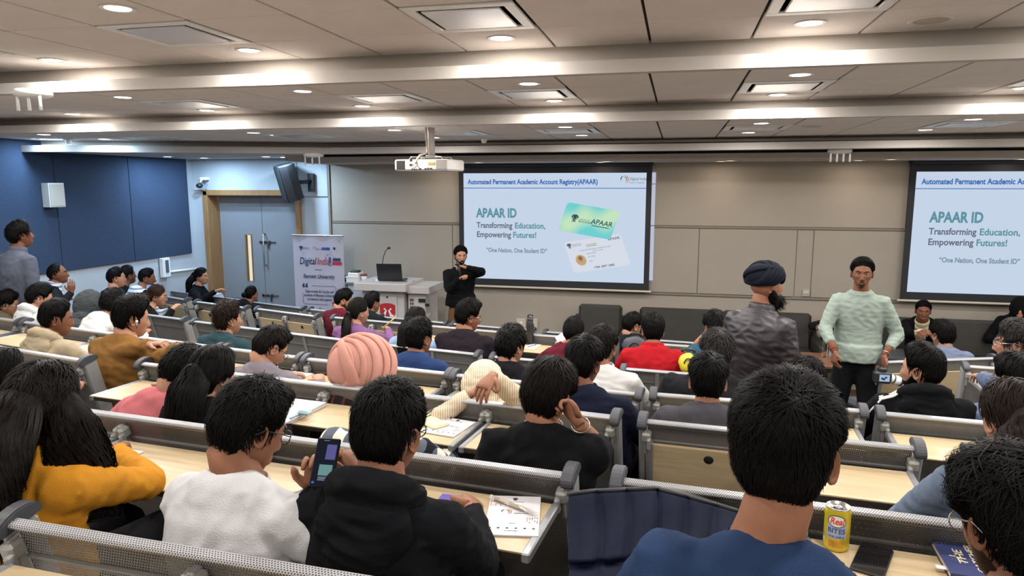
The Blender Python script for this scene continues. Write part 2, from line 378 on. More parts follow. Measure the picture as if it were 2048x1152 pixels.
def ik(S, W, a, b, pole):
    S = np.asarray(S); W = np.asarray(W); v = W-S; L = np.linalg.norm(v); mx = (a+b)*.985
    if L > mx: W = S + v/L*mx; v = W-S; L = mx
    if L < .16: v = v/L*.16; W = S+v; L = .16
    u = v/L; x = (a*a-b*b+L*L)/(2*L); h = math.sqrt(max(a*a-x*x, 1e-6)); p = np.asarray(pole, float); p = unit(p-u*(p@u))
    return S + u*x + p*h, W
SKINS = {'light': s2l(188,138,112), 'tan': s2l(160,110,84), 'brown': s2l(132,86,64), 'dark': s2l(100,66,50)}
def skin(k): return mat('skin_'+k, tuple(c*.76 for c in SKINS[k]), .6, var=(30,.08), bump=(180,.08), spec=.3)
HAIRS = {'black': (.0042,.0038,.0038), 'soft': (.007,.0056,.0052), 'brown': (.013,.008,.006), 'grey': (.018,.017,.017), 'chestnut': (.022,.011,.007), 'stubble': (.05,.03,.021)}
def hairmat(k): return mat('hair_'+k, HAIRS[k], .46, spec=.055, var=(60,.35))

def person(label, head, floor=0.0, yaw=0.0, hyaw=0.0, hpitch=0.0, hroll=0.0, seat=.45, S=1.0, skinc='brown', fem=0.0,
           hair=None, shirt=None, hood=None, collar=None, hands=None, glasses=None, beard=None, turban=None, legs='trousers_dark',
           side=0.0, bulge=.05, detail=1, wide=1.0, twist=0.0, group=None, earbud=None, lean=None, elbows=None, neck=.122, poles=None, curls=(.45,.45), necklace=None, nshift=0.0, tilt=0.0, stripes=None, bracelet=None, hdirs=None, shoulder=1.0, hscale=1.0, shrug=0.0):
    head = np.asarray(head, float); Rb = rotz(yaw); Hz = head[2]-floor
    stand = seat is None; tot = Hz+.12
    hipz = tot*.52 if stand else seat+.10
    L0 = .66*S; dz = Hz-hipz
    if stand: ln = lean or 0.02; L = dz/math.cos(ln)
    else:
        L = dz/math.cos(lean) if lean else (dz/math.cos(.05) if dz > L0*.99 else L0); ln = math.acos(min(1, dz/L))
        if ln > .55 and not lean: ln = .55; L = dz/math.cos(ln)
    offl = np.array([side, math.sin(ln)*L, 0]); hipw = head - Rb@offl; hipw[2] = floor
    root = thing('person', label, 'person', tuple(hipw), yaw, group)
    Hc = np.array([side, math.sin(ln)*L, Hz]); P0 = np.array([0, 0, hipz]); fw = np.array([0,1.,0]); zz = np.array([0,0,1.])
    Rh = rotz(hyaw)@rotx(-hpitch)@roty(hroll); HS = S*hscale
    tor = unit(Hc-P0); u = unit(tor*.55+zz*.45); N = Hc - u*neck*S - fw*(.030+.02*math.sin(min(1,max(0,hpitch))))*S
    N = N + np.array([nshift, 0, 0])
    bn = np.array([0, -tor[2], tor[1]]); M = (P0+N)/2 + bn*bulge*1.6
    def B(t): return (1-t)**2*P0 + 2*t*(1-t)*M + t*t*N
    def Bt(t): return unit(2*(1-t)*(M-P0)+2*t*(N-M))
    def Bb(t): tt = Bt(t); return unit(np.array([0, -tt[2], tt[1]]))
    lat = rotz(twist)@np.array([1.,0,0]); wS = S*shoulder
    sh = {s: B(.84) + lat*s*.170*wS - fw*.003 + zz*(shrug-.006-tilt*s) for s in (1,-1)}
    sk = skin(skinc); nu, nv = {0:(20,28), 1:(34,44), 2:(64,90)}[detail]; seg = (7,9,12)[detail]
    # ---- body: head, neck, trunk, arms and hands in one mesh
    b = MB(); G = dirgrid(nu, nv); Pg = head_surf(G.reshape(-1,3), fem, wide)*HS
    def hw(p): return (p@Rh.T)+Hc
    lipm = mat('lips_'+skinc, tuple(c*k for c, k in zip(SKINS[skinc], (.80,.52,.50))), .45)
    b.grid(hw(Pg).reshape(nu,nv,3), wv=True)
    if detail and abs(hyaw+yaw) > .35 or beard or stand:
        Z = Pg[:,2]/HS; X = Pg[:,0]/HS; Y = Pg[:,1]
        lipsel = ((np.abs(X) < .024) & (np.abs(Z+.0665) < .0105-.0045*(np.abs(X)/.024)**2) & (Y > .05))
        for fi, f in enumerate(b.f):
            if sum(lipsel[k] for k in f) >= 3: b.mi[fi] = 1
        for s in (1,-1):
            e = np.array([s*.031, .0755, .010])*HS
            b.ellip(hw(e[None])[0], (.0132*HS,.011*HS,.0058*HS), Rh, 8, 12, m=2); b.ellip(hw((e+np.array([s*.001,.0075,0])*HS)[None])[0], (.0060*HS,.004*HS,.0056*HS), Rh, 6, 10, m=3); b.ellip(hw((e+np.array([0,.001,.0052])*HS)[None])[0], (.0150*HS,.0135*HS,.0045*HS), Rh, 8, 12)
            arc = [hw(np.array([[s*(.014+.036*t), .093-.012*t*t-.004*t, .027+.006*math.sin(t*2.6)]])*HS)[0] for t in np.linspace(0,1,6)]
            b.tube(arc, [(.003*HS,.004*HS)]*5+[.001], 6, True, 3)
    # ears
    for s in (1,-1):
        r = np.array([0,.45,.72,.90,1.0,.85]); zf = np.array([-.004,-.006,-.001,.0055,.0,-.006]); a = np.linspace(0, 2*PI, 16, endpoint=False)
        E = np.array([[[zf[i], r[i]*.018*math.cos(t)*(1+.12*math.sin(t)), r[i]*.033*math.sin(t)] for t in a] for i in range(6)])
        Re = rotz(-.42)@rotx(.12); E = E@Re.T; E[...,0] += .0765*wide; E[...,1] += -.008; E[...,2] += -.006; E *= HS
        if s < 0: E[...,0] *= -1
        b.grid(hw(E.reshape(-1,3)).reshape(6,16,3), wv=True, flip=s < 0)
    Q = Hc + Rh@np.array([0,-.024,-.078])*HS
    b.tube([B(.90), N-zz*.005, (N*.5+Q*.5)-fw*.004, Q, Hc+Rh@np.array([0,-.01,-.02])*HS], [(.085*wS,.075*S),(.066*wS,.062*S),(.0585*wS*(1-.12*fem),.0595*S*(1-.12*fem)),(.056*S*(1-.1*fem),.06*S*(1-.1*fem)),.045*S], seg+5, up=fw)
    b.tube([B(t) for t in (0,.25,.5,.75,.92)], [(.13*wS,.085*S),(.125*wS,.085*S),(.13*wS,.09*S),(.15*wS,.09*S),(.08*wS,.06*S)], seg+3, up=fw)
    tgt = hands or {}; sl = (shirt or {}).get('sleeve', 'long'); arms = {}
    for s in (1,-1):
        if s in tgt: w = Rb.T@(np.asarray(tgt[s], float)-hipw); w[2] = tgt[s][2]-floor
        elif stand: w = sh[s] + np.array([s*.07, .05, -.53*S])
        else: w = np.array([side*.6+s*.13, offl[1]*.55+.30, hipz+.17])
        pole = (Rb.T@np.asarray(poles[s],float)) if s in (poles or {}) else ((s*.75, -.35, -.6) if not stand else (s*.5, -1, 0)); E, w = ik(sh[s], w, .285*S, .255*S, pole)
        if s in (elbows or {}): E = Rb.T@(np.asarray(elbows[s],float)-hipw); E[2] = elbows[s][2]-floor; w = Rb.T@(np.asarray(tgt[s],float)-hipw); w[2] = tgt[s][2]-floor
        arms[s] = (sh[s], E, w)
        ra = .036 if sl == 'long' else .046; e = unit(w-E)
        b.tube([sh[s], sh[s]*.5+E*.5, E*.92+sh[s]*.08, E, E*.9+w*.1, E*.6+w*.4, w], [ra*S*1.05,ra*S,ra*S*.86,ra*S*.84,ra*S*.88,ra*S*.82,(.026*S,.021*S)], seg, up=unit(np.cross(sh[s]-E, w-E)+1e-6))
        hd = (hdirs or {}).get(s); hd = (Rb.T@unit(hd[0]), Rb.T@unit(hd[1])) if hd else None; d, nn = hd if hd else (unit(e+np.array([0,.3,-.1])) if not stand else unit(e), np.array([0,.0,-1.]) if not stand else np.array([-s,0,0]))
        hand(b, w, d, nn, s, curls[0 if s == 1 else 1], S*(.97-.1*fem), (5,6,9)[detail])
    body = b.build('body', [sk, lipm, mat('eye_white',(.5,.46,.43),.3), mat('pupil',(.012,.008,.006),.25)], root)
    # ---- clothing
    sh_ = dict(m='cloth_grey', sleeve='long', loose=1.0); sh_.update(shirt or {}); lo = sh_['loose']
    c = MB()
    ring = [(.0,.172,.125),(.2,.165,.122),(.42,.165,.118),(.62,.182,.122),(.78,.178,.112),(.88,.145,.092),(.95,.095,.074),(1.0,.074,.068)]
    ring = [q for q in ring if not (stand and sh_.get('hem', -.02) > .03 and q[0] < .15)]; c.tube([B(t) for t, _, _ in ring], [(a*wS*lo, d*S*lo) for _, a, d in ring], 20, up=fw)
    c.ellip(B(.80)+Bb(.8)*.015, (.165*wS,.088*S,.12*S), None, 10, 14)
    fr = {'long': 1.0, 'three': .62, 'short': 0.0}[sl]
    for s in (1,-1):
        S0, E, w = arms[s]; c.ellip(S0 - lat*s*.02, (.075*wS,.068*S,.068*S))
        k = .055 if sl != 'short' else .062; k *= lo**.6
        c.tube([B(.80)+lat*s*.08*wS, S0, S0*.55+E*.45, S0*.15+E*.85] if sl == 'short' else [B(.80)+lat*s*.08*wS, S0, S0*.5+E*.5, E*.93+S0*.07, E],
               [.075*S,k*1.22*S,k*1.06*S,k*.98*S] if sl == 'short' else [.078*S,k*1.22*S,k*1.06*S,k*.92*S,k*.86*S], 12)
        if fr:
            we = E+(w-E)*min(.97, fr); c.ellip(E, k*.88*S)if False else None
            c.tube([E+(S0-E)*.06, E, E*.75+we*.25, E*.4+we*.6, we], [k*.9*S,k*.92*S,k*.92*S,k*.76*S,k*.66*S], 12)
    if stand: hm = sh_.get('hem', -.02); c.tube([P0+zz*(hm-.06), P0+zz*hm, P0+zz*(hm+.08)], [(.186*wS*lo,.142*S*lo),(.186*wS*lo,.142*S*lo),(.176*wS*lo,.13*S*lo)], 18, up=fw)
    vox = (.017,.013,.0085)[detail]; me = remesh(c, vox, (5,6,9)[detail]); V = mverts(me); Nn = mnormals(me)
    amp = sh_.get('wrinkle', 1.0)*.0042; q = wnoise(V*np.array([1,1.2,1.6]), 34, len(bpy.data.objects)%7); q2 = wnoise(V*np.array([1,1,.7]), 70, 3)
    dsp = amp*(1-np.abs(q)*2.4) + amp*.4*q2
    for s in (1,-1):
        S0, E, w = arms[s]; near = gs(np.linalg.norm(V-E, axis=1)/.09)+.7*gs(np.linalg.norm(V-S0+zz*.08, axis=1)/.09)
        dsp += near*.0042*sh_.get('wrinkle',1.0)*np.sin((V@unit(w-S0+1e-6))*115+q*9+s)*np.clip(.4+q2*1.5,0,1)
    setverts(me, V + Nn*dsp[:,None])
    nm = sh_.get('name', 'shirt'); me.name = nm; garment = link(nm, me, MATS[sh_['m']], root)
    if sh_.get('label'): garment['label'] = sh_['label']
    if 'front' in sh_:      # open jacket: the shirt shows down the chest
        pc = np.array([p.center[:] for p in me.polygons]); pn = np.array([p.normal[:] for p in me.polygons]); top = N[2]; k = np.clip((top-pc[:,2])/.42, 0, 1)
        ax = np.abs((pc-P0)@lat); selF = (pn[:,1] > .25) & (ax < .016+.062*(1-k)**.7*sstep(-.06,.04,top-pc[:,2])) & (pc[:,2] > hipz-.02) & (pc[:,2] < top+.03)
        Vv = mverts(me); fm = MB(); fm.add(Vv + np.array([0,-.001,0]), [list(me.polygons[i].vertices) for i in np.where(selF)[0]], 0, True)
        import bmesh
        bm = bmesh.new(); bm.from_mesh(me); bm.faces.ensure_lookup_table(); bmesh.ops.delete(bm, geom=[bm.faces[i] for i in np.where(selF)[0]], context='FACES'); bm.to_mesh(me); bm.free()
        fo = fm.build('shirt_front', MATS[sh_['front']], garment); fo['label'] = sh_.get('flabel', 'pale shirt front')
    # neckline
    if collar:
        cm = MB(); kind, cmn = collar
        tiltv = unit(N-B(.9)+ (Q-N)*.6); a = np.linspace(0, 2*PI, 28, endpoint=False)
        e1 = lat; e2 = np.cross(tiltv, e1); C0 = N + tiltv*.006
        prof = {'crew': [(.076,-.022),(.0745,-.004),(.070,.004),(.066,-.004)], 'polo': [(.080,-.03),(.080,.010),(.072,.032),(.068,.030),(.070,-.01)],
                'band': [(.077,-.02),(.075,.018),(.072,.030),(.067,.026),(.068,-.01)]}[kind]
        cm.grid([[C0 + e1*math.cos(t)*r*wS + e2*math.sin(t)*r*.94*S + tiltv*(h*S - .018*max(0,-math.sin(t)) * (1 if kind != 'polo' else 0)) for t in a] for r, h in prof], wv=True)
        cm.build('collar', MATS[cmn], garment)
        if kind == 'band':
            for hh in (.004,.014): MB().grid([[C0 + e1*math.cos(t)*r*wS + e2*math.sin(t)*r*.94*S + tiltv*(h*S-.018*max(0,-math.sin(t))) for t in a] for r, h in ((.0775,hh),(.078,hh+.003),(.0772,hh+.006))], wv=True).build('stripe', mat('collar_stripe', (.75,.75,.75), .7), garment)
    if hood == 'down' or hood == 'up':
        hm = MB(); a = np.linspace(0, 2*PI, 22)
        if hood == 'down':
            C0 = B(.96)+Bb(.96)*.018+zz*.012
            hm.tube([C0 + lat*math.cos(t)*.098*wS + (-Bb(.9)*.55+zz*.0)*math.sin(t)*.11*S + zz*(.034*(-math.sin(t))+.006) - fw*.012 for t in a], [(.027*S,.034*S)]*22, 10)
            hm.ellip(B(.83)+Bb(.8)*.085, (.125*wS,.046*S,.088*S), np.column_stack([lat, Bb(.8), Bt(.8)]))
            hm.ellip(B(.72)+Bb(.7)*.108, (.085*wS,.034*S,.072*S), np.column_stack([lat, Bb(.7), Bt(.7)]))
        else:
            hm.ellip(Hc+Rh@np.array([0,-.018,.012])*S, (.108*S,.122*S,.142*S), Rh)
            hm.tube([N+zz*.0, (N+Q)/2-fw*.02, Q-fw*.025], [(.115*wS,.10*S),(.105*wS,.105*S),(.10*S,.105*S)], 14, up=fw)
        me = remesh(hm, (.014,.011,.008)[detail], 7); V = mverts(me); Nn = mnormals(me); q = wnoise(V*np.array([1,1,2.]), 40, 2)
        setverts(me, V+Nn*(.006*(1-2.2*np.abs(q)))[:,None]); me.name = 'hood'; link('hood', me, MATS[sh_['m']], garment)
    if stripes:      # three pale bands down the shoulder and sleeve
        S0, E, w = arms[stripes]; a_ = N+lat*stripes*.085*wS-fw*.02; o1 = unit(np.array([stripes*.35,-.55,.75]))
        for q in (-.022, 0, .022):
            dq = np.array([0, q, 0]); ln_ = [a_+zz*.035+dq, a_*.5+S0*.5+o1*.045+dq, S0+o1*.072+dq, S0*.6+E*.4+unit(o1-zz*.3)*.070+dq, S0*.15+E*.85+unit(o1-zz*.3)*.062+dq]
            MB().tube(ln_, [(.0065,.004)]*5, 6, up=o1).build('sleeve_stripe', mat('stripe_white', (.55,.55,.54), .8), garment)
    # ---- legs
    lg = MB(); tm = MATS[legs]
    for s in (1,-1):
        if stand:
            h = P0+lat*s*.085*S; k = np.array([s*.115, .02, hipz*.52]); an = np.array([s*.13, .0, .09])
            lg.tube([h+zz*.03, h-zz*.08, (h+k)/2, k, (k+an)/2, an-zz*.03], [(.078*S,.10*S),(.09*S,.105*S),(.088*S,.092*S),(.074*S,.076*S),(.068*S,.07*S),(.066*S,.074*S)], 14, up=fw)
        else:
            h = P0+lat*s*.085*S; k = np.array([s*.12, .40*S, hipz+.01]); an = np.array([s*.12, .40*S+.03, .09])
            lg.tube([h-fw*.03, h+fw*.06, (h+k)/2, k-fw*.04, k+fw*.01-zz*.03, (k+an)/2, an-zz*.03], [(.10*S,.085*S),(.098*S,.088*S),(.082*S,.078*S),(.068*S,.066*S),(.066*S,.066*S),(.058*S,.062*S),(.056*S,.06*S)], 12, up=np.array([1.,0,0]))
        f = MB(); f.tube([an+np.array([0,-.075,-.055]), an+np.array([0,-.03,-.05]), an+np.array([0,.05,-.056]), an+np.array([0,.12,-.066]), an+np.array([0,.175,-.07])], [(.034,.032),(.04,.038),(.045,.034),(.048,.024),(.03,.016)], 12)
        f.build('shoe', mat('shoe_dark', (.02,.02,.022), .5), root)
    lg.ellip(P0, (.160*wS,.112*S,.105*S)); lg.tube([P0, P0+zz*.16], [(.150*wS,.105*S),(.145*wS,.10*S)], 16, up=fw); lm = remesh(lg, .02, 4); lm.name = 'trousers'; link('trousers', lm, tm, root)
    # ---- hair
    if hair: grow_hair(root, hair, hw, Hc, Rh, HS, B, Bb, N, lat, zz, detail, fem)
    if beard:
        D = dirgrid(nu, nv).reshape(-1,3); Ps = head_surf(D, fem, wide)*HS; mk = beardline(D, beard.get('goatee', False)); th = beard.get('len', .006)
        n = head_norm(Ps); drop = np.array([0,.2,-1.]); Lf = (th-.006)*sstep(-.25,-.8,D[:,2])*(th > .012)
        Sv = Ps + n*(min(th,.02)*.4*mk-.004*(1-mk)+.0012*wnoise(D,40,1)*mk)[:,None] + drop*(Lf*mk*1.6)[:,None]
        bb = MB(); bb.grid(hw(Sv).reshape(nu,nv,3), wv=True); keep = [i for i, f in enumerate(bb.f) if max(mk[k] for k in f) > .35]
        bb.f = [bb.f[i] for i in keep]; bb.mi = [0]*len(keep); bb.sm = [True]*len(keep)
        if th > .012:
            n_ = 500; Dr = D[rng.choice(np.where(mk > .5)[0], n_)] + rng.normal(size=(n_,3))*.04; Dr /= np.linalg.norm(Dr,axis=1)[:,None]
            Pr = head_surf(Dr, fem, wide)*HS; nr = head_norm(Pr); K = 5; st = th*1.9/K
            path = np.stack([Pr + nr*th*.35 + (nr*.45+drop*.75+rng.normal(size=(n_,3))*.22)*st*k + nr*.003*np.sin(k*1.7+rng.uniform(0,6,(n_,1))) for k in range(K)], 1)
            ribbons(bb, hw(path.reshape(-1,3)).reshape(n_,K,3), .006*np.ones(n_), np.repeat((nr@Rh.T)[:,None], K, 1))
        bb.build('beard', hairmat(beard.get('color', 'stubble' if th < .006 else 'black')), root)
    if glasses:
        g = MB(); col = glasses; a = np.linspace(0, 2*PI, 20)
        for s in (1,-1):
            g.tube([hw(np.array([[s*(.033+.024*math.cos(t)), .104-.006*abs(math.cos(t))*(s*math.cos(t) > 0), .006+.020*math.sin(t)]])*HS)[0] for t in a], .0016*HS, 6, False)
            g.tube([hw(np.array([p])*HS)[0] for p in ((s*.057,.098,.012),(s*.076,.055,.014),(s*.083,-.005,.012),(s*.083,-.03,-.005))], .0017*HS, 6)
        g.tube([hw(np.array([p])*HS)[0] for p in ((-.010,.106,.008),(0,.109,.011),(.010,.106,.008))], .0016*HS, 6); g.build('glasses', MATS[col], root)
    if turban: wrap_turban(root, turban, hw, HS)
    if earbud:
        eb = MB(); p = hw(np.array([[earbud*.083,.008,-.006]])*HS)[0]; eb.ellip(p, .0085*HS); eb.tube([p, p+Rh@np.array([0,.006,-.026])*HS], .003, 6); eb.build('earbud', mat('white_plastic',(.8,.8,.8),.3), root)
    if necklace:
        nk = MB(); a = np.linspace(0, 2*PI, 40, endpoint=False); T = unit(Q-N); e2 = np.cross(T, lat)
        for t in a: nk.ellip(N+T*.022+lat*math.cos(t)*.068*wS+e2*math.sin(t)*.066*S+T*.012*math.sin(t), .0042, None, 5, 6)
        nk.build('necklace', MATS[necklace], root)
    if bracelet:
        for s, mm in bracelet.items():
            S0, E, w = arms[s]; e = unit(w-E); x = unit(np.cross(e, [0,0,1.])); y = np.cross(e, x); bc = MB()
            bc.tube([w-e*.03+x*math.cos(t)*.033+y*math.sin(t)*.029 for t in np.linspace(0,2*PI,22)], .0032, 6, False); bc.build('bracelet' if mm != 'steel' else 'wristwatch', MATS[mm], root)
    return root, {s: (Rb@np.array(arms[s][2])+hipw) for s in (1,-1)}
def grow_hair(root, h, hw, Hc, Rh, S, B, Bb, N, lat, zz, detail, fem):
    st = h.get('style', 'short'); col = h.get('color', 'black'); T = h.get('top', .026); sd = h.get('side', .010); messy = h.get('messy', .3)
    kind = 'bald' if st == 'bald' else ('woman' if st in ('long','ponytail','bun') else 'man'); bias = np.array(h.get('bias', (0,0,0)), float)
    if st == 'bald': T = .006; sd = .006
    nu, nv = {0:(22,30), 1:(34,46), 2:(50,70)}[detail]; D = dirgrid(nu, nv).reshape(-1,3)
    def thick(D):
        mk = hairline(D, kind); z = D[:,2]
        fr_ = 1-.85*sstep(.15,.5,D[:,1])*(1-sstep(.02,.34,z-np.interp(np.arctan2(np.abs(D[:,0]),D[:,1]), _AZ[:3], (.62,.56,.46))))
        return mk, fr_*mk*(sd + (T-sd)*sstep(.0,.75,z)*(1-.12*sstep(.2,-.8,D[:,1])))
    mk, th = thick(D); P = head_surf(D)*S; n = head_norm(P)
    lump = {'curly': .015, 'long': .002, 'ponytail': .0015, 'bun': .0015, 'bald': .0}.get(st, .004)
    V = P + n*(th*S*(.80 if st != 'curly' else .75) + mk*lump*wnoise(D, 14 if st != 'curly' else 22, 2) - (1-mk)*.007)[:,None]
    mb = MB(); mb.grid(hw(V).reshape(nu,nv,3), wv=True)
    keep = [i for i, f in enumerate(mb.f) if max(mk[k] for k in f) > .08]; mb.f = [mb.f[i] for i in keep]; mb.mi = [0]*len(keep); mb.sm = [True]*len(keep)
    # locks
    n_ = int(h.get('n', {0:260, 1:700, 2:2600}[detail])); K = h.get('k', 5 if st != 'curly' else 7); wd = h.get('w', {0:.011, 1:.007, 2:.0042}[detail])
    cand = rng.normal(size=(n_*4,3)); cand /= np.linalg.norm(cand,axis=1)[:,None]; cand = cand[(hairline(cand, kind) > .6)]
    d = cand[:n_]; n_ = len(d); r1 = rng.uniform(.6,1.25,(n_,1)); ph = rng.uniform(0,6.28,(n_,1)); paths = []; norms = []
    whorl = unit(h.get('whorl', (.15,-.62,.78))); Lh = h.get('len', .05 if st in ('short','messy') else .045)
    g = Rh.T@np.array([0,0,-1.])
    jit = rng.normal(size=(n_,3))*messy*.55
    for k in range(K):
        mkk, tk = thick(d); p = head_surf(d)*S; nn = head_norm(p); lift = tk[:,None]*S*(.80+.28*r1*(k/K)) + messy*.010*(k/(K-1))**1.5*(r1-.45)*mkk[:,None]*(T/.026)
        if st == 'curly':
            t1 = np.cross(nn, [0,0,1.])+1e-6; t1 /= np.linalg.norm(t1,axis=1)[:,None]; t2 = np.cross(nn, t1); rr = .0075*r1
            q = p + nn*(tk[:,None]*S*(.55+.6*k/K*r1)+.003) + t1*np.cos(ph+k*1.35)*rr + t2*np.sin(ph+k*1.35)*rr
        else: q = p + nn*(lift+.0015)
        paths.append(q); norms.append(nn)
        if st in ('long','bun'): f = np.stack([np.sign(d[:,0]+1e-3)*(.75*sstep(.1,.9,d[:,2])), -.45-.2*d[:,1], -.9*np.ones(n_)], 1)
        elif st == 'ponytail': f = np.array(h.get('tie', (0,-.95,.12))) - d
        elif st == 'bald': f = np.array([0,-.3,-1.])*np.ones((n_,1))
        else: f = d - whorl; f = f/(np.linalg.norm(f,axis=1)[:,None]+.2) + np.array([0,0,-.35]) + bias*sstep(-.1,.6,d[:,2])[:,None]
        if st in ('short','messy') and not h.get('fringe'): f = np.where(((d[:,1] > .30) & (hairline(d+np.array([0,.30,-.20]), kind) < .5))[:,None], np.array([h.get('quiff',.35),-.6,.9]), f)
        f = f + jit + .25*messy*np.sin(ph+k)*np.roll(d,1,axis=1); f -= nn*(np.sum(f*nn,1)[:,None])
        f /= np.linalg.norm(f,axis=1)[:,None]+1e-6
        d = d + f*(Lh*r1/(K*.09)); d /= np.linalg.norm(d,axis=1)[:,None]
    paths = np.stack(paths,1); norms = np.stack(norms,1)
    ribbons(mb, hw(paths.reshape(-1,3)).reshape(n_,K,3), wd*rng.uniform(.6,1.3,n_), (norms.reshape(-1,3)@Rh.T).reshape(n_,K,3))
    if st in ('long','ponytail'):       # the fall behind the shoulders, along the back
        Lf = h.get('fall', .38); tie = np.array(h.get('tie', (0,-.95,.12))); sp0, sp1 = h.get('spread', (.082,.12) if st == 'long' else (.018,.04))
        start = hw((head_surf((tie if st == 'ponytail' else np.array(unit((0,-1,.12))))[None])*S))[0]
        sx = h.get('shift', 0.0)
        bk = lambda t: B(t)+Bb(t)*(.128 if st == 'long' else .135)+lat*sx
        raw = [start + (Hc-start)*(.35 if st == 'long' else -.12), start - zz*.05 + (start-Hc)*(.10 if st == 'long' else .32), (start*.45+bk(.93)*.55)+Bb(.9)*.02, bk(.84), bk(.70), bk(.55), bk(.38), bk(.2), bk(.05)]
        acc = [0]; pts = [raw[0]]
        for a in raw[1:]:
            sg = np.linalg.norm(a-pts[-1])
            if acc[-1]+sg > Lf: a = pts[-1]+(a-pts[-1])*((Lf-acc[-1])/sg); pts.append(a); break
            pts.append(a); acc.append(acc[-1]+sg)
        pts = np.array(pts); tt = np.r_[0, np.cumsum(np.linalg.norm(np.diff(pts,axis=0),axis=1))]; u = np.linspace(0, tt[-1], 14)
        path = np.stack([np.interp(u, tt, pts[:,i]) for i in range(3)],1)
        for _ in range(2): path[1:-1] = path[1:-1]*.5+(path[:-2]+path[2:])*.25
        s = np.linspace(0,1,14); wv = h.get('wave', .012); wdt = sp0+(sp1-sp0)*s; wdt = wdt*(1 if st != 'long' else (.62+.38*sstep(0,.30,s))); wdt = wdt*(1-.45*sstep(.75,1,s)); dep = (.058 if st == 'long' else .02)*(1-.55*s)
        if st == 'long': dep[:4] = [.055,.062,.058,.045]
        mb.tube(path, list(zip(wdt, dep)), 18, up=np.array([0,1.,0]) )
        n2 = h.get('n2', {0:160,1:420,2:1500}[detail]); xx = rng.uniform(-1,1,n2); yy = rng.uniform(.2,1,n2); e0 = rng.uniform(.72,1.0,n2)*(1+.10*(rng.random(n2) > .8)); ph = xx*5+rng.uniform(0,1.2,n2); PP = []; NN = []
        for i in range(14):
            t = unit(np.gradient(path,axis=0)[i]); l = unit(lat - t*(lat@t)); bb = np.cross(t, l); bb = bb if bb[1] < 0 or True else -bb
            if bb@(path[i]-B(min(1,max(0,1-s[i])))) < 0: bb = -bb
            th = xx*PI*.5; off = np.outer(np.sin(th)*wdt[i], l) + np.outer(np.cos(th)*dep[i]*(.8+.4*yy), bb)
            si = s[i]*e0; ctr = np.stack([np.interp(si, s, path[:,q]) for q in range(3)], 1); w2 = wv*np.sin(si*9+ph)*s[i]**.6
            PP.append(ctr + off + np.outer(w2, l) + np.outer(.6*wv*np.cos(si*8+ph)*s[i], bb) + np.outer(rng.normal(size=n2)*.002, bb)); NN.append(unit(np.array(l*0+bb))*np.ones((n2,1))*np.cos(th)[:,None]+np.outer(np.sin(th), l))
        ribbons(mb, np.stack(PP,1), wd*1.5*rng.uniform(.7,1.5,n2), np.stack(NN,1))
    if st == 'long' and h.get('curtain'):
        Lc, sp, dp = h['curtain']
        for s_ in (1,-1):
            p0 = hw(head_surf(np.array(unit((s_*.93,-.10,.30)))[None])*S*1.05)[0]; outd = Rh@np.array([s_,0,0.]); n3 = h.get('n3', {0:80,1:200,2:700}[detail]); KK = 14
            mid = np.array([p0 + outd*(.012+.03*math.sin(q*2.2)) - zz*Lc*q - Rh@np.array([0,.02*q,0]) for q in np.linspace(0,1,KK)]); f_ = Rh@np.array([0,1.,0])
            mid[0] = mid[0]*.55+Hc*.45+zz*.02; mid[1] = mid[1]*.8+Hc*.2+zz*.01; grow = lambda q: .45+.55*sstep(0,.25,q)
            mb.tube(mid, [(sp*(.7+.5*math.sin(q*2.6))*grow(q), dp*(1-.5*q)) for q in np.linspace(0,1,KK)], 12, up=outd)
            aa = rng.uniform(0, 2*PI, n3); e0 = rng.uniform(.7,1.12,n3); ph = rng.uniform(0,6.28,n3); PP = []; NN = []
            for i in range(KK):
                q = i/(KK-1); c_ = np.stack([np.interp(np.minimum(q*e0,1), np.linspace(0,1,KK), mid[:,k]) for k in range(3)], 1); w_ = sp*(.7+.5*math.sin(q*2.6))*grow(q); d_ = dp*(1-.5*q); wv = h.get('wave',.012)*q
                nn_ = np.outer(np.cos(aa), f_)*w_/.05 + np.outer(np.sin(aa), outd); PP.append(c_ + np.outer(np.cos(aa)*w_*1.05 + wv*np.sin(q*9+ph), f_) + np.outer(np.sin(aa)*d_*1.1 + .6*wv*np.cos(q*8+ph), outd)); NN.append(nn_/np.linalg.norm(nn_,axis=1)[:,None])
            ribbons(mb, np.stack(PP,1), wd*1.4*rng.uniform(.7,1.4,n3), np.stack(NN,1))
    if st == 'bun': mb.ellip(hw(np.array([[0,-.125,.0]])*S)[0], (.042,.034,.04), Rh)
    o = mb.build('hair', hairmat(col), root)
    if st == 'ponytail':
        tb = MB(); p = hw(head_surf(np.array(unit(h.get('tie',(0,-.95,.12))))[None])*S*1.14)[0]; ax = unit(p-Hc); x = unit(np.cross(ax, zz)); y = np.cross(ax, x)
        tb.tube([p+x*math.cos(t)*.019+y*math.sin(t)*.019 for t in np.linspace(0,2*PI,16)], .006, 6, False); tb.build('hair_tie', mat('hair_tie',(.02,.02,.02),.5), o)
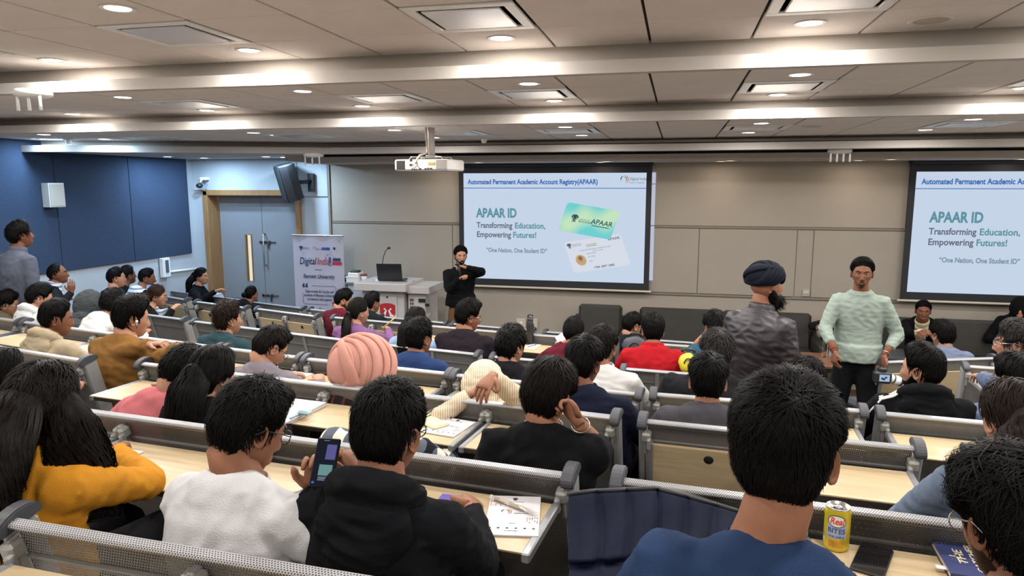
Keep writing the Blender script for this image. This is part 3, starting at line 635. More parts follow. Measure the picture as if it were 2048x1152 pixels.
def wrap_turban(root, t, hw, S):
    base = MB(); r = np.array(t.get('r', (.112,.135,.115))); c = np.array(t.get('c', (0,-.012,.055))); m = MATS[t['m']]
    base.ellip((0,0,0), (1,1,1), None, 28, 40); V = np.vstack(base.v); 
    Pp = V*r + c; Pp[:,2] = np.where(V[:,2] < -.35, c[2]-.35*r[2]+ (V[:,2]+.35)*.02, Pp[:,2])
    base.v = [hw(Pp*S)]; o = base.build('turban', m, root)
    a = np.linspace(0, 2*PI, 48)
    for nrm, off, wid, k in t['bands']:
        nrm = unit(nrm); x = unit(np.cross(nrm, (.1,.2,1.))); y = np.cross(nrm, x); pts = []
        for q in a:
            dv = nrm*off + (x*math.cos(q)+y*math.sin(q))*math.sqrt(max(0,1-off*off)); dv[2] = max(dv[2], -.36+.03*math.sin(3*q)); pts.append(c + dv*(r*(1.0+k)))
        bm = MB(); rad = [(wid*(.9+.2*math.sin(2*q+off*5)), .0125) for q in a]
        # band section: broad side lies on the turban
        P = []; pts = np.array(pts); Tn = np.gradient(pts,axis=0)
        for i in range(48):
            nn = unit((pts[i]-c)/r**2); sd = unit(np.cross(nn, Tn[i])); ph = np.linspace(0, 2*PI, 12, endpoint=False)
            P.append(pts[i] + np.outer(np.cos(ph)*rad[i][0], sd) + np.outer(np.sin(ph)*rad[i][1]*(1-.25*np.cos(ph)), nn))
        P = hw(np.array(P).reshape(-1,3)*S).reshape(48,12,3); bm.grid(P, wv=True); bm.build('fold', m, o)
# ------------------------------------------------------------------ the room
XL, XR, YF, YB = -7.75, 7.2, 10.1, -2.6
Z1, Z2, Z3, ZS, ZT = 3.43, 3.24, 3.09, 2.955, 2.855
wallpaint = mat('wall_paint', dim((196,186,172), .66), .75, var=(1.5,.04), bump=(60,.06)); wallwhite = mat('wall_white', dim((200,206,212), .74), .7, var=(1.5,.04), bump=(60,.06))
boardmat = mat('whiteboard_laminate', dim((192,184,172), .66), .32, var=(1.2,.03)); jointmat = mat('joint_dark', s2l(88,82,76), .7)
tilemat = mat('ceiling_tile', s2l(218,210,204), .9, var=(3,.03), bump=(240,.35)); gridmat = mat('tile_gap', s2l(44,40,38), .85); beammat = mat('ceiling_plaster', dim((206,199,192), .76), .8, var=(2,.06), bump=(40,.1))
riser_m = mat('cove_plaster', dim((190,182,172), .85), .85, var=(2,.08)); carpet = mat('carpet_grey', s2l(112,110,106), .95, var=(30,.2), bump=(400,.5)); stagefl = mat('stage_floor', s2l(176,168,156), .55, var=(2,.06))
acoustic = mat('acoustic_blue', dim((50,70,100), .62), .9, var=(40,.12), bump=(500,.4))
# rows of benches: y of the rail = a + b x + c x^2, rail height, floor of the people who sit against it
RAIL = {'A': 1.76, 'B': 1.64, 'C': 1.54, 'D': 1.42, 'E': 1.22, 'F': 1.12, 'G': .90}
FLOOR = {'A': .84, 'B': .72, 'C': .62, 'D': .50, 'E': .31, 'F': .21, 'G': 0.0}
PX = {'A': [(20,1035),(730,1152)], 'B': [(170,815),(600,876),(1130,945),(1240,955),(1650,1005),(1870,1032)],
 'C': [(0,690),(170,718),(560,762),(844,790),(1045,812),(1225,830),(1290,838),(1830,893)],
 'D': [(42,641),(176,660),(300,676),(425,690),(600,711),(799,732),(890,743),(1275,785),(1725,818),(2000,845)],
 'E': [(293,629),(367,637),(474,655),(687,678),(951,706),(1055,716),(1250,735),(1355,742),(1935,730)],
 'F': [(335,590),(425,602),(491,614),(632,631),(870,654),(1000,661),(1350,685),(1780,723),(1990,714)],
 'G': [(332,579),(491,600),(605,616),(890,645),(980,652),(1232,674),(1380,681)]}
CURVE = {}
for k, ps in PX.items():
    q = np.array([on_z(u, v, RAIL[k]) for u, v in ps]); CURVE[k] = np.polyfit(q[:,0], q[:,1], 2 if len(ps) > 3 else 1)
def ycurve(k, x):
    x = np.asarray(x, float); xc = np.clip(x, -7.75, 1.8); d = np.polyder(CURVE[k])
    return np.polyval(CURVE[k], xc) + np.where(x > 1.8, np.clip(np.polyval(d, 1.8), -.12, .05)*(x-1.8), 0)
# floor terraces
xs = np.linspace(XL, XR, 26); keys = list('ABCDEFG'); lims = [np.full(26, YB)] + [ycurve(k, xs)+.22 for k in keys[0:]]
levels = [.84+.12] + [FLOOR[k] for k in keys]
fl = MB(); fl.box(((XL+XR)/2, (YB+YF)/2+.15, -.1), (XR-XL+.5, YF-YB+1.0, .2)); floor = struct('floor', fl, stagefl)
for i in range(7):
    z = levels[i]; y0, y1 = lims[i], np.minimum(lims[i+1], YF-.6); nxt = levels[i+1]
    if i == 6: pass
    t = MB(); P = np.array([[[x, a, z], [x, b, z], [x, b, nxt-.02]] for x, a, b in zip(xs, y0, y1)]); t.grid(P, smooth=False, flip=False)
    o = struct('floor_terrace', t, carpet if i else mat('landing_pale_bounce', s2l(200,196,188), .5, var=(3,.05)), floor)  # unseen landing behind the last row, made pale to bounce light onto the ceiling
# walls
def wall(name, boxes, m=wallpaint):
    w = MB()
    for c, s in boxes: w.box(c, s)
    return struct(name, w, m)
DX0, DX1, DH = -7.50, -5.86, 2.42
wf = wall('wall_front', [(((DX1+XR)/2+.1, YF+.15, 1.6), (XR-DX1+.2, .3, 3.2)), (((XL+DX0)/2-.05, YF+.15, 1.6), (DX0-XL+.1, .3, 3.2)), (((DX0+DX1)/2, YF+.15, (DH+3.2)/2), (DX1-DX0, .3, 3.2-DH))])
wall('wall_left', [((XL-.1, (YB+YF)/2, 1.8), (.2, YF-YB+.6, 3.6))], wallwhite); wall('wall_right', [((XR+.1, (YB+YF)/2, 1.8), (.2, YF-YB+.6, 3.6))]); wall('wall_back', [((( XL+XR)/2, YB-.1, 1.8), (XR-XL+.4, .2, 3.6))])
wlo = bpy.data.objects['wall_left']
pm = MB()
for i in range(8):
    a = 9.93 - i*1.25; pm = MB().box((XL+.015, a-.622, (1.44+3.4)/2), (.03, 1.243, 3.4-1.44), bev=.004); pm.build('acoustic_panel', acoustic, wlo)
# left wall: conduit and door bay facing
pm = MB().tube([on_x(328,545,XL+.02), on_x(405,536,XL+.02)], .018, 8); pm.build('cable_duct', MATS['whiteplastic'], wlo)
# front wall panels between the two long joints
def wp(x0, x1, z0, z1, m, t=.014): return MB().box(((x0+x1)/2, YF-t/2, (z0+z1)/2), (x1-x0, t, z1-z0), bev=.004).build('wall_panel', m, wf)
for x0, x1 in ((-5.28,-3.30),(-3.29,-1.40),(-1.39,.30),(.31,1.58),(1.59,1.79),(1.80,2.92),(2.93,4.9),(4.91,7.19)): wp(x0, x1, 1.035, 1.945, boardmat, .02 if x1-x0 > .5 else .012)
for x0, x1 in ((-5.28,-1.2),(-1.19,2.9),(2.91,7.19)): wp(x0, x1, 1.985, 2.94, wallpaint, .016)
for z in (1.965, 1.012): MB().box(((-5.28+XR)/2, YF-.012, z), (XR+5.28, .024, .026), bev=.003).build('joint_rail', mat('joint_rail', s2l(128,120,110), .5), wf)
MB().box((-5.30, YF-.02, 2.0), (.035, .04, 1.95)).build('edge_strip', mat('joint_rail'), wf); MB().box((-5.62, YF-.006, 2.2), (.012, .012, 1.5)).build('edge_strip', mat('joint_rail'), wf)
MB().box((-5.82+.26, YF-.02, 2.62), (.5, .04, .5)).build('wall_panel', wallwhite, wf)
MB().box(((-5.84-5.30)/2, YF-.008, 1.45), (.52, .016, 2.9)).build('wall_panel', wallwhite, wf); MB().box(((XL+DX1)/2, YF-.008, (DH+.04+2.97)/2), (DX1-XL, .016, 2.97-DH-.04)).build('wall_panel', wallwhite, wf)
MB().box(((XL+DX0-.05)/2, YF-.008, 1.2), (DX0-.05-XL, .016, 2.4)).build('wall_panel', wallwhite, wf)
struct('baseboard_front', MB().box(((DX1+XR)/2, YF-.012, .05), (XR-DX1, .024, .1)), mat('base_grey', s2l(120,112,104), .6))
# door
dr = thing('door_1', None, None); dr['kind'] = 'structure'
fr_ = MB()
for x, s in ((DX0-.03,1),(DX1+.03,-1)): fr_.box((x+s*.015, YF+.13, DH/2), (.09, .36, DH+.06), bev=.006)
fr_.box(((DX0+DX1)/2, YF+.13, DH+.0), (DX1-DX0+.1, .36, .09), bev=.006); fr_.build('door_frame', MATS['doorframe'], dr)
mx = -6.66; lm_ = mat('door_laminate', dim((156,160,166), .75), .45, var=(2,.03)); yl = YF+.24
def leaf(x0, x1, win=None):
    m_ = MB()
    if win:
        a, b, c, d = win; m_.box(((x0+a)/2, yl, 1.19), (a-x0, .045, 2.36)); m_.box(((b+x1)/2, yl, 1.19), (x1-b, .045, 2.36)); m_.box(((a+b)/2, yl, c/2+.005), (b-a, .045, c-.01)); m_.box(((a+b)/2, yl, (d+2.37)/2), (b-a, .045, 2.37-d))
    else: m_.box(((x0+x1)/2, yl, 1.19), (x1-x0, .045, 2.36), bev=.004)
    return m_.build('door_leaf', lm_, dr)
wx = on_y(502, 530, yl)[0]; zt = on_y(502, 469, yl)[2]
l1 = leaf(DX0+.06, mx-.003, (wx-.055, wx+.055, .95, zt)); l2 = leaf(mx+.003, DX1-.06)
MB().box((wx, yl, (.95+zt)/2), (.11, .008, zt-.95)).build('glass_pane', mat('door_glass', (.9,.92,.9), .05, trans=1), l1)
MB().box((wx-.055, yl-.01, (.95+zt)/2), (.014, .06, zt-.95)).box((wx+.055, yl-.01, (.95+zt)/2), (.014, .06, zt-.95)).box((wx, yl-.01, zt), (.11, .06, .014)).build('glazing_bead', MATS['doorframe'], l1)
h = MB(); hx = mx+.045; h.tube([(hx, yl-.02, 1.75), (hx, yl-.075, 1.75), (hx, yl-.085, 1.73), (hx, yl-.085, 1.25), (hx, yl-.075, 1.23), (hx, yl-.02, 1.23)], .014, 10); h.build('door_handle', MATS['steel'], l2)
for zb in (on_y(530,484,yl)[2], on_y(530,590,yl)[2]):
    bo = MB(); bo.tube([(mx-.06, yl-.035, zb), (mx+.24, yl-.035, zb)], .010, 8); bo.box((mx+.13, yl-.03, zb), (.03,.03,.05)).box((mx+.05, yl-.03, zb), (.02,.03,.04)).box((mx-.04, yl-.03, zb), (.025,.03,.04)).box((mx+.11, yl-.04, zb-.06), (.022,.02,.09), bev=.004); bo.build('door_bolt', mat('bolt_steel', (.10,.11,.13), .35, .8), l2)
lk = MB().lathe([(.0,-.02),(.028,-.02),(.028,0),(0,0)], (mx+.055, yl-.02, 1.10), 16, rotx(PI/2)); lk.build('door_lock', mat('bolt_steel'), l2)
struct('wall_corridor', MB().box((-6.7, YF+1.6, 1.3), (2.4, .05, 2.8)), glow('corridor_wall_glow', (1,.93,.76), .95))  # corridor's light put into the wall as its own glow
# ceiling: a dark slab, tiles that hang in it, three stepped coves and the soffit over the stage
slab = MB().box(((XL+XR)/2, (YB+YF)/2, 3.62), (XR-XL+.4, YF-YB+.8, .2))
slab.box(((XL+XR)/2, (YB+4.7)/2, Z1+.03), (XR-XL, 4.7-YB, .02)); slab.box(((XL+XR)/2, 5.4, Z2+.03), (XR-XL, 1.8, .02)); slab.box(((XL+XR)/2, 7.48, Z3+.03), (XR-XL, 2.5, .02))
ceil = struct('ceiling', slab, gridmat)
XG = [.4+.6*k for k in range(-14, 13)]
ROWS = {Z1: [2.23,2.83,3.43,4.03,4.63], Z2: [4.50,5.10,5.68,6.26], Z3: [6.13,6.86,7.45,8.04,8.64]}
PANELS = {(Z1,-3.2+.1,3.43),(Z1,-1.4,3.43),(Z1,.4,3.43),(Z1,-5.0,3.43),(Z2,-4.4,5.10),(Z2,-2.6,5.10),(Z2,-1.4,5.10),(Z2,.4,5.10),(Z2,2.2,5.10),(Z3,-6.2,6.86),(Z3,-4.4,6.86),(Z3,-2.6,6.86),(Z3,-1.4,6.86),(Z3,.4,6.86),(Z3,2.2,6.86)}
PANELS = {(z, round(.4+.6*round((x-.4)/.6), 2), y) for z, x, y in PANELS}
tmesh = {}
for z, ys in ROWS.items():
    for j in range(len(ys)-1):
        dy = ys[j+1]-ys[j]
        for x in XG:
            if x+.6 < XL+.02 or x > 6.4 or (z, round(x,2), ys[j]) in PANELS: continue
            x0 = max(x, XL); k = (round(dy,2), round(x+.6-x0,2))
            if k not in tmesh:
                tmesh[k] = MB().box((0,0,0), (x+.6-x0-.016, dy-.009, .018), bev=.003).mesh('tile'); tmesh[k].materials.append(tilemat)
            link('tile', tmesh[k], tilemat, ceil, ((x0+x+.6)/2, ys[j]+dy/2, z+.009+random.uniform(-.0008,.0008)))
back = MB()
for i in range(8):
    for x in XG: back.box((x+.3, 2.23-.3-.6*i, Z1+.009), (.589, .594, .018))
bo = back.build('tile_field', tilemat, ceil); bo['kind'] = 'stuff'
def beam(name, pts, rp, zt_, zb_):
    """cove: fascia along pts (x,y), riser along rp, from the upper ceiling zt_ to the lower one zb_"""
    m_ = MB(); pts = np.array(pts); rp = np.array(rp)
    for (x0,y0),(x1,y1),(u0,w0),(u1,w1) in zip(pts[:-1], pts[1:], rp[:-1], rp[1:]):
        q = lambda z: [(x0,y0,z),(x1,y1,z),(x1,y1+.08,z),(x0,y0+.08,z)]
        m_.prism(q(zb_-.012), (0,0,.078)); m_.prism([(x0,y0+.07,zb_+.045),(x1,y1+.07,zb_+.045),(u1,w1+.03,zb_+.045),(u0,w0+.03,zb_+.045)], (0,0,.02))
    o = struct(name, m_, beammat); r = MB()
    for (u0,w0),(u1,w1) in zip(rp[:-1], rp[1:]): r.prism([(u0,w0,zb_+.05),(u1,w1,zb_+.05),(u1,w1+.03,zb_+.05),(u0,w0+.03,zb_+.05)], (0,0,zt_-zb_+.02))
    r.build('cove_riser', riser_m, o); return o
beam('trim_1', [(XL,4.36),(-2.5,4.42),(XR,4.42)], [(XL,4.64),(-2.5,4.64),(XR,4.64)], Z1, Z2)
beam('trim_2', [(XL,5.98),(-3,6.05),(XR,6.05)], [(XL,6.24),(-3,6.265),(XR,6.265)], Z2, Z3)
FP = [(XL,7.0),(-7.3,7.05),(-4.4,8.35),(0,8.45),(XR,8.2)]
beam('trim_3', FP, [(x, y+.28) for x, y in FP], Z3, ZS)
so = MB(); so.prism([(XL,7.05,ZS),(-7.3,7.1,ZS),(-5.25,8.05,ZS),(-5.25,YF,ZS),(XL,YF,ZS)], (0,0,.02)); so.prism([(-5.25,8.0,ZS),(-4.4,8.42,ZS),(0,8.5,ZS),(XR,8.25,ZS),(XR,8.75,ZS),(0,8.85,ZS),(-5.25,8.8,ZS)], (0,0,.02))
so.box(((-5.25+XR)/2, 9.72, ZT+.02), (XR+5.25, .85, .04)); so.box(((-5.25+XR)/2, 9.29, (ZT+2.94)/2), (XR+5.25, .05, 2.94-ZT)); so.box((-5.25, 9.4, 2.93), (.05, 1.2, .12))
so.box(((-5.25+XR)/2, 9.1, 3.06), (XR+5.25, 1.0, .03), m=1)
sf = so.build('ceiling_soffit', [beammat, riser_m]); sf['kind'] = 'structure'
# recessed downlights
ring_me = MB().lathe([(.060,-.001),(.078,-.006),(.086,-.004),(.086,.0),(.060,.0)], seg=26).mesh('trim_ring'); ring_me.materials.append(MATS['whiteplastic'])
def downlight(x, y, z, label, col='n', power=1.0, gl=None):
    t = thing('downlight', label, 'light', (x, y, z), 0, 'recessed downlights in the ceiling')
    link('trim_ring', ring_me, MATS['whiteplastic'], t)
    c = {'n': NEUTRAL, 'w': WARM, 'c': COOL}[col]
    d = MB().lathe([(0,-.0035),(.060,-.0035)], seg=26).build('lens', glow('lamp_'+col, {'n': (1,.95,.86), 'w': (1,.80,.45), 'c': (.86,.95,1)}[col], 14 if col != 'w' else 5), t)
    l = bpy.data.lights.new('lamp', 'AREA'); l.shape = 'DISK'; l.size = .11; l.energy = LAMP_W*power; l.color = c; l.spread = PI
    lo = bpy.data.objects.new('lamp', l); COL.objects.link(lo); lo.parent = t; lo.location = (0, 0, -.012)
LB = {'near': 'downlight in the nearest ceiling bay', 'mid': 'downlight in the middle ceiling bay', 'front': 'downlight in the stage side ceiling bay'}
cols = [-6.7,-4.35,-2.78,-1.07,.67,2.33,4.05,5.75]
def spot_of(x, b, n): return f"{b}, {['first','second','third','fourth','fifth','sixth','seventh','eighth'][n]} from the blue wall"
for n, x in enumerate(cols):
    downlight(x, 4.26, Z1, spot_of(x, LB['near']+' by the cove', n), power=1.0); downlight(x+.02, 3.12, Z1, spot_of(x, LB['near']+' behind the grilles', n))
    downlight(x, 1.4, Z1, spot_of(x, LB['near']+' well behind the grilles', n)); downlight(x, -.8, Z1, spot_of(x, LB['near']+' over the last row', n))
    downlight(x+(.05 if n else .9), 4.84, Z2, spot_of(x, LB['mid']+' by the rear cove', n)); downlight(x+(.05 if n else .9), 5.86, Z2, spot_of(x, LB['mid']+' by the front cove', n))
    xx = x+.02; cc = 'c' if n == 0 else 'n'
    downlight(xx, 6.64 if n else 6.35, Z3, spot_of(x, LB['front']+' behind the grilles', n), cc); downlight(xx if n else -7.35, 7.8 if n > 1 else 7.0, Z3, spot_of(x, LB['front']+' before the grilles', n), cc)
downlight(-6.66, 7.15, Z3, 'round recessed downlight where the stage bay narrows towards the blue wall', 'c')
for i, (u, v) in enumerate([(335,313),(432,317),(532,313),(610,317)]):
    p = on_z(u, v, ZS); downlight(p[0], min(p[1], 9.5), ZS, f"cool white downlight in the white soffit over the door, {['first','second','third','fourth'][i]} from the blue wall", 'c', 1.3)
for i, u in enumerate([830, 940, 1196, 1213, 1441, 1456, 1698, 1745, 1978, 2060]):
    p = on_z(u, 323, ZT); downlight(p[0], 9.43 if i % 2 else 9.7, ZT, f"amber wall washer in the soffit above the screens, {['first','second','third','fourth','fifth','sixth','seventh','eighth','ninth','tenth'][i]} from the door", 'w', .10)
# air grilles: square frame, slot and a plate hung below the tile plane
for z, x, y in sorted(PANELS):
    t = thing('air_grille', 'x', 'vent', (x+.3, y+.3, z))
    f = MB(); w = .585/2
    for sx, sy, a, b in ((0,1,.585,.06),(0,-1,.585,.06),(1,0,.06,.465),(-1,0,.06,.465)): f.box((sx*(w-.03), sy*(w-.03), .0), (a, b, .014), bev=.004)
    f.build('grille_frame', MATS['whiteplastic'], t); MB().box((0,0,.03), (.48,.48,.02)).build('duct_mouth', MATS['blackhole'], t)
    MB().box((0,0,-.004), (.415,.415,.012), bev=.005).build('face_plate', mat('grille_plate', s2l(206,206,210), .22, .1), t)
nm_ = {}
for o in [o for o in bpy.data.objects if o.name.startswith('air_grille')]: nm_.setdefault(round(o.location.z,2), []).append(o)
for z, L in nm_.items():
    L.sort(key=lambda o: o.location.x); bay = {3.43:'the nearest ceiling bay', 3.24:'the middle ceiling bay', 3.09:'the ceiling bay nearest the stage'}[z]
    for i, o in enumerate(L): o['label'] = f"square grille with flat plate, {bay}, {['first','second','third','fourth','fifth','sixth','seventh'][i]} from the blue wall"; o['group'] = 'air grilles in the tiled ceiling'
# ------------------------------------------------------------------ benches: back panel, rail, end posts and the desks that fold from the back
LEAN = math.radians(14)
ORD = ['first','second','third','fourth','fifth','sixth','seventh','eighth']
BENCH = {}
capme = {}
def cap_mesh():
    if 'c' not in capme:
        a = np.linspace(-.35, PI+.25, 14); o = [(0, -.058*math.cos(t), .030*math.sin(t)) for t in a]
        m_ = MB(); m_.prism([(-.021, y, z) for _, y, z in o], (.042,0,0)); m_.prism([(-.017, y*1.06, z*1.08+.001) for _, y, z in o], (.034,0,0)); capme['c'] = m_.mesh('armrest_cap'); capme['c'].materials.append(MATS['cap'])
    return capme['c']
def bench(row, a, b, label, desks=(), near=False, ends=(1,1), ribs=0, seats=None, group='lecture benches'):
    """a, b: rail ends (pixels of the photograph met with the rail's height); desks: (from, to, 'open'|'folded'|None) as fractions"""
    z, f = RAIL[row], FLOOR[row]; A, Bp = on_z(*a, z), on_z(*b, z); L = np.linalg.norm((Bp-A)[:2]); ang = math.atan2(Bp[1]-A[1], Bp[0]-A[0]); H = z-f
    t = thing('lecture_bench', label, 'bench', ((A[0]+Bp[0])/2, (A[1]+Bp[1])/2, f), ang, group)
    w = np.array([0, -math.sin(LEAN), math.cos(LEAN)]); n = np.array([0, -math.cos(LEAN), -math.sin(LEAN)]); R = np.column_stack([[1,0,0], -n, w]); top = np.array([0, 0, H])
    mp, mr = (MATS['mesh_panel'], MATS['mesh_rail']) if near else (MATS['panelplain'], MATS['railplain'])
    def P(x, ww, nn): return top + np.array([x,0,0]) + w*ww + n*nn
    plen = .70
    MB().box(P(0, -plen/2-.01, 0), (L-.02, .005, plen), R).build('back_panel', mp, t)
    rl = MB(); rl.box(P(0, -.009, .007), (L-.01, .032, .016), R, .005); rl.build('top_rail', mr, t)
    MB().box(P(0, -.028, .003), (L-.03, .010, .010), R).box(P(0, -.104, .006), (L-.03, .010, .008), R).build('hinge_rail', MATS['panelplain'], t)
    for i in range(ribs):
        x = -L/2+L*(i+1)/(ribs+1); MB().box(P(x, -.35, .009), (.030, .014, .66), R, .004).build('rib', MATS['alupaint'], t)
    for s, on in zip((-1,1), ends):
        if not on: continue
        x = s*(L/2+.012); p = MB(); ln = (H-.0)/math.cos(LEAN)-.05; p.box(P(x, -ln/2-.035, -.018), (.032, .085, ln), R, .008)
        p.box(np.array([x, H*math.tan(LEAN)+.015, .02]), (.05, .30, .04), None, .01)
        for q in (-.10, -.135): p.box(P(x-s*.0165, q, -.018), (.004, .010, .010), R)
        po = p.build('end_post', MATS['alupaint'], t); c = link('armrest_cap', cap_mesh(), MATS['cap'], po); c.location = P(x, -.018, -.012); c.rotation_euler = (LEAN, 0, 0); c['label'] = 'dark rounded plastic armrest cap'
    for i, dk in enumerate(desks):
        x0, x1, st = -L/2+L*dk[0]+.012, -L/2+L*dk[1]-.012, dk[2]; xc, wd = (x0+x1)/2, x1-x0
        for xb, sb in ((x0-.004,1),(x1+.004,-1)):
            bk = MB(); bk.box(P(xb, -.068, .028), (.040, .046, .046), R, .008); bk.box(P(xb+sb*.012, -.092, .050), (.018, .030, .056), R, .006); bk.box(P(xb-sb*.004, -.10, .020), (.014, .032, .12), R, .004); bk.build('hinge_bracket', MATS['castgrey'], t)
        if st == 'open':
            zc = H-.100; y0, y1 = -.034, -.355
            if len(dk) > 3: y1 = -dk[3]
            d = MB(); d.box((xc, (y0+y1)/2, zc-.011), (wd-.05, y0-y1, .018), m=1); d.box((xc, (y0+y1)/2, zc+.0005), (wd-.05, y0-y1-.002, .005), m=0); do = d.build('desk', [MATS['maple'], MATS['darkedge']], t)
            for xb in (x0+.0125, x1-.0125): MB().box((xb, (y0+y1)/2-.004, zc-.008), (.025, y0-y1+.01, .030), None, .004).build('side_bar', MATS['alu'], do)
        elif st == 'folded':
            d = MB(); d.box(P(xc, -.290, .030), (wd-.05, .018, .37), R, m=0); do = d.build('desk', [MATS['maple']], t)
            for xb in (x0+.0125, x1-.0125): MB().box(P(xb, -.290, .030), (.025, .028, .39), R, .004).build('side_bar', MATS['alu'], do)
            MB().lathe([(0,.0105),(.019,.0105),(.021,.009),(.021,0)], P(xc+.02, -.150, .030), 18, np.column_stack([[1,0,0], w, n])).build('grommet', MATS['blackhole'], do)
    ns = seats if seats is not None else max(1, round(L/.56)); sw = L/ns
    for i in range(ns):
        x = -L/2+sw*(i+.5); s = MB(); s.box((x, H*math.tan(LEAN)+.10, .415), (sw-.06, .40, .07), None, .03); s.build('seat', MATS['seat'], t)
    BENCH[(row, len([k for k in BENCH if k[0] == row]))] = t
    return t
O, Fd = 'open', 'folded'
bench('A', (24,1036), (830,1168), 'nearest perforated metal bench with a folding desk behind it', [(0,.5,O),(.5,1,O)], True, (1,0))
bench('A', (1240,1230), (2200,1330), 'perforated metal bench the man in the blue T-shirt sits on', [(0,.5,O),(.5,1,O)], True, (1,0))
bench('B', (-70,785), (1132,945), 'long perforated bench with desks used by the yellow, white and hoodie sitters', [(0,.33,O),(.33,.57,O),(.57,.77,O),(.77,1,O)], True)
bench('B', (1243,955), (2240,1082), 'perforated bench whose desk holds the juice can', [(.0,.40,O),(.40,.985,O)], True)
bench('C', (-150,667), (166,718), 'bench the beige hoodie sitter leans on', [(0,.5,O),(.5,1,O)])
bench('C', (285,724), (1226,830), 'long bench in front of the black T-shirt sleeper with a booklet on its desk', [(0,.18,O),(.18,.45,O),(.45,.78,O),(.78,1,O)])
bench('C', (1291,838), (1832,892), 'bench with one folded desk with a black hole and one open desk', [(.0,.48,Fd),(.50,1,O)], True)
bench('C', (1950,905), (2280,937), 'bench end behind the reader with glasses', [(0,1,O)])
bench('D', (-90,622), (36,640), 'short bench at the photo edge beside the white hoodie', [(0,1,O)])
bench('D', (50,642), (434,692), 'bench in front of the beige hoodie and the tan jacket', [(0,.4,O),(.4,1,O)])
bench('D', (452,694), (596,712), 'short bench in front of the grey sweatshirt with striped collar', [(0,1,O)])
bench('D', (614,715), (894,744), 'bench just beyond the pink turban with an open desk', [(0,.5,O),(.5,1,O)])
bench('D', (912,747), (1274,785), 'bench the white shirt man leans on', [(0,.5,O),(.5,1,O)])
bench('D', (1311,785), (1722,818), 'bench behind the broad black T-shirt man', [(0,.40,O),(.40,1,O)])
bench('D', (1767,823), (2150,858), 'bench behind the black hoodie with white sleeve stripes', [(0,.6,O),(.6,1,O)])
bench('E', (180,613), (366,637), 'plain grey bench back left of the teal shirt', [], ribs=2)
bench('E', (389,641), (690,678), 'plain grey bench back right of the teal shirt', [], ribs=3)
bench('E', (703,680), (952,706), 'plain grey bench back behind the plum sweater', [], ribs=2)
bench('E', (988,711), (1214,731), 'bench behind the curly haired man and the maroon ponytail woman', [(0,1,None)], ribs=2)
bench('E', (1250,735), (1450,751), 'grey bench back behind the red jacket', [], ribs=2)
bench('E', (1935,730), (2110,742), 'bench with an open desk under the shiny blue jacket sleeve', [(0,1,O)])
bench('F', (300,586), (372,598), 'short bench with a folded desk beside the laptop woman', [(0,1,Fd)])
bench('F', (393,602), (490,614), 'bench with a folded desk beyond the tousled hair', [(0,.5,Fd),(.5,1,Fd)])
bench('F', (515,616), (631,631), 'empty bench with two folded maple desks', [(0,.5,Fd),(.5,1,Fd)])
bench('F', (668,633), (998,662), 'bench in front of the purple jumper with desks partly open', [(0,.25,Fd),(.25,.5,Fd),(.5,.75,O),(.75,1,O)])
bench('F', (1010,663), (1230,680), 'bench with a black bottle on its desk', [(0,.5,O),(.5,1,O)])
bench('F', (1258,682), (1445,695), 'bench in front of the red jacket with open desks', [(0,.5,O),(.5,1,O)])
bench('F', (1762,722), (1988,714), 'bench with folded maple desk behind the grey suit', [(0,.5,Fd),(.5,1,Fd)])
bench('G', (333,579), (493,600), 'front row bench below the girl at the side table', [(0,.5,Fd),(.5,1,Fd)])
bench('G', (507,603), (604,615), 'front row bench by the double door', [(0,1,Fd)])
bench('G', (620,617), (744,630), 'front row bench with an open desk by the roll-up banner', [(0,.5,O),(.5,1,Fd)])
bench('G', (762,632), (890,644), 'front row bench below the lectern', [(0,.5,Fd),(.5,1,Fd)])
bench('G', (907,646), (1064,659), 'front row bench below the speaker', [(0,.5,Fd),(.5,1,Fd)])
bench('G', (1092,662), (1260,675), 'front row bench below the armchair', [(0,.5,Fd),(.5,1,Fd)])
bench('G', (1276,676), (1445,688), 'front row bench below the sofa and glasses', [(0,.5,Fd),(.5,1,Fd)])
# ------------------------------------------------------------------ stage: screens
def ymat(rgb, k=1.0): return glow('slide_%d_%d_%d' % rgb, tuple(c*k for c in s2l(*rgb)), 1.0)
def digital_mark(parent, M, s, mm):
    """open ring of three strokes, orange over green over navy"""
    for r0, r1, a0, a1, rgb, ox in ((.42,.52,-1.15,1.75,(226,104,48),0),(.27,.36,-1.0,1.9,(40,130,70),-.04),(.40,.50,2.05,3.5,(34,44,84),.06)):
        a = np.linspace(a0, a1, 16); k = np.sin(np.linspace(.25, PI-.1, 16))
        m_ = MB(); P = np.array([[[ (ox+(r0+(r1-r0)*(.5+q*.5*kk))*math.cos(t))*s, (r0+(r1-r0)*(.5+q*.5*kk))*math.sin(t)*s, .0008] for q in (-1,1)] for t, kk in zip(a, k)]); m_.grid(P, smooth=False)
        me = m_.mesh('logo_stroke'); me.transform(M); link('logo_stroke', me, mm(rgb), parent)
def emblem(parent, M, s, m):
    m_ = MB()
    for x, y, w, h in ((0,.42,.62,.22),(-.36,.22,.20,.34),(.36,.22,.20,.34),(0,.14,.44,.34),(0,-.10,.70,.10),(0,-.27,.34,.20),(0,-.45,.62,.07)): m_.box((x*s, y*s, .0006), (w*s, h*s, .0006))
    me = m_.mesh('emblem'); me.transform(M); link('emblem', me, m, parent)
def rrect(cx, cy, w, h, r, n=5):
    o = []
    for sx, sy, a0 in ((1,1,0),(-1,1,PI/2),(-1,-1,PI),(1,-1,1.5*PI)):
        for t in np.linspace(a0, a0+PI/2, n): o.append((cx+sx*(w/2-r)+r*math.cos(t), cy+sy*(h/2-r)+r*math.sin(t), 0))
    return o
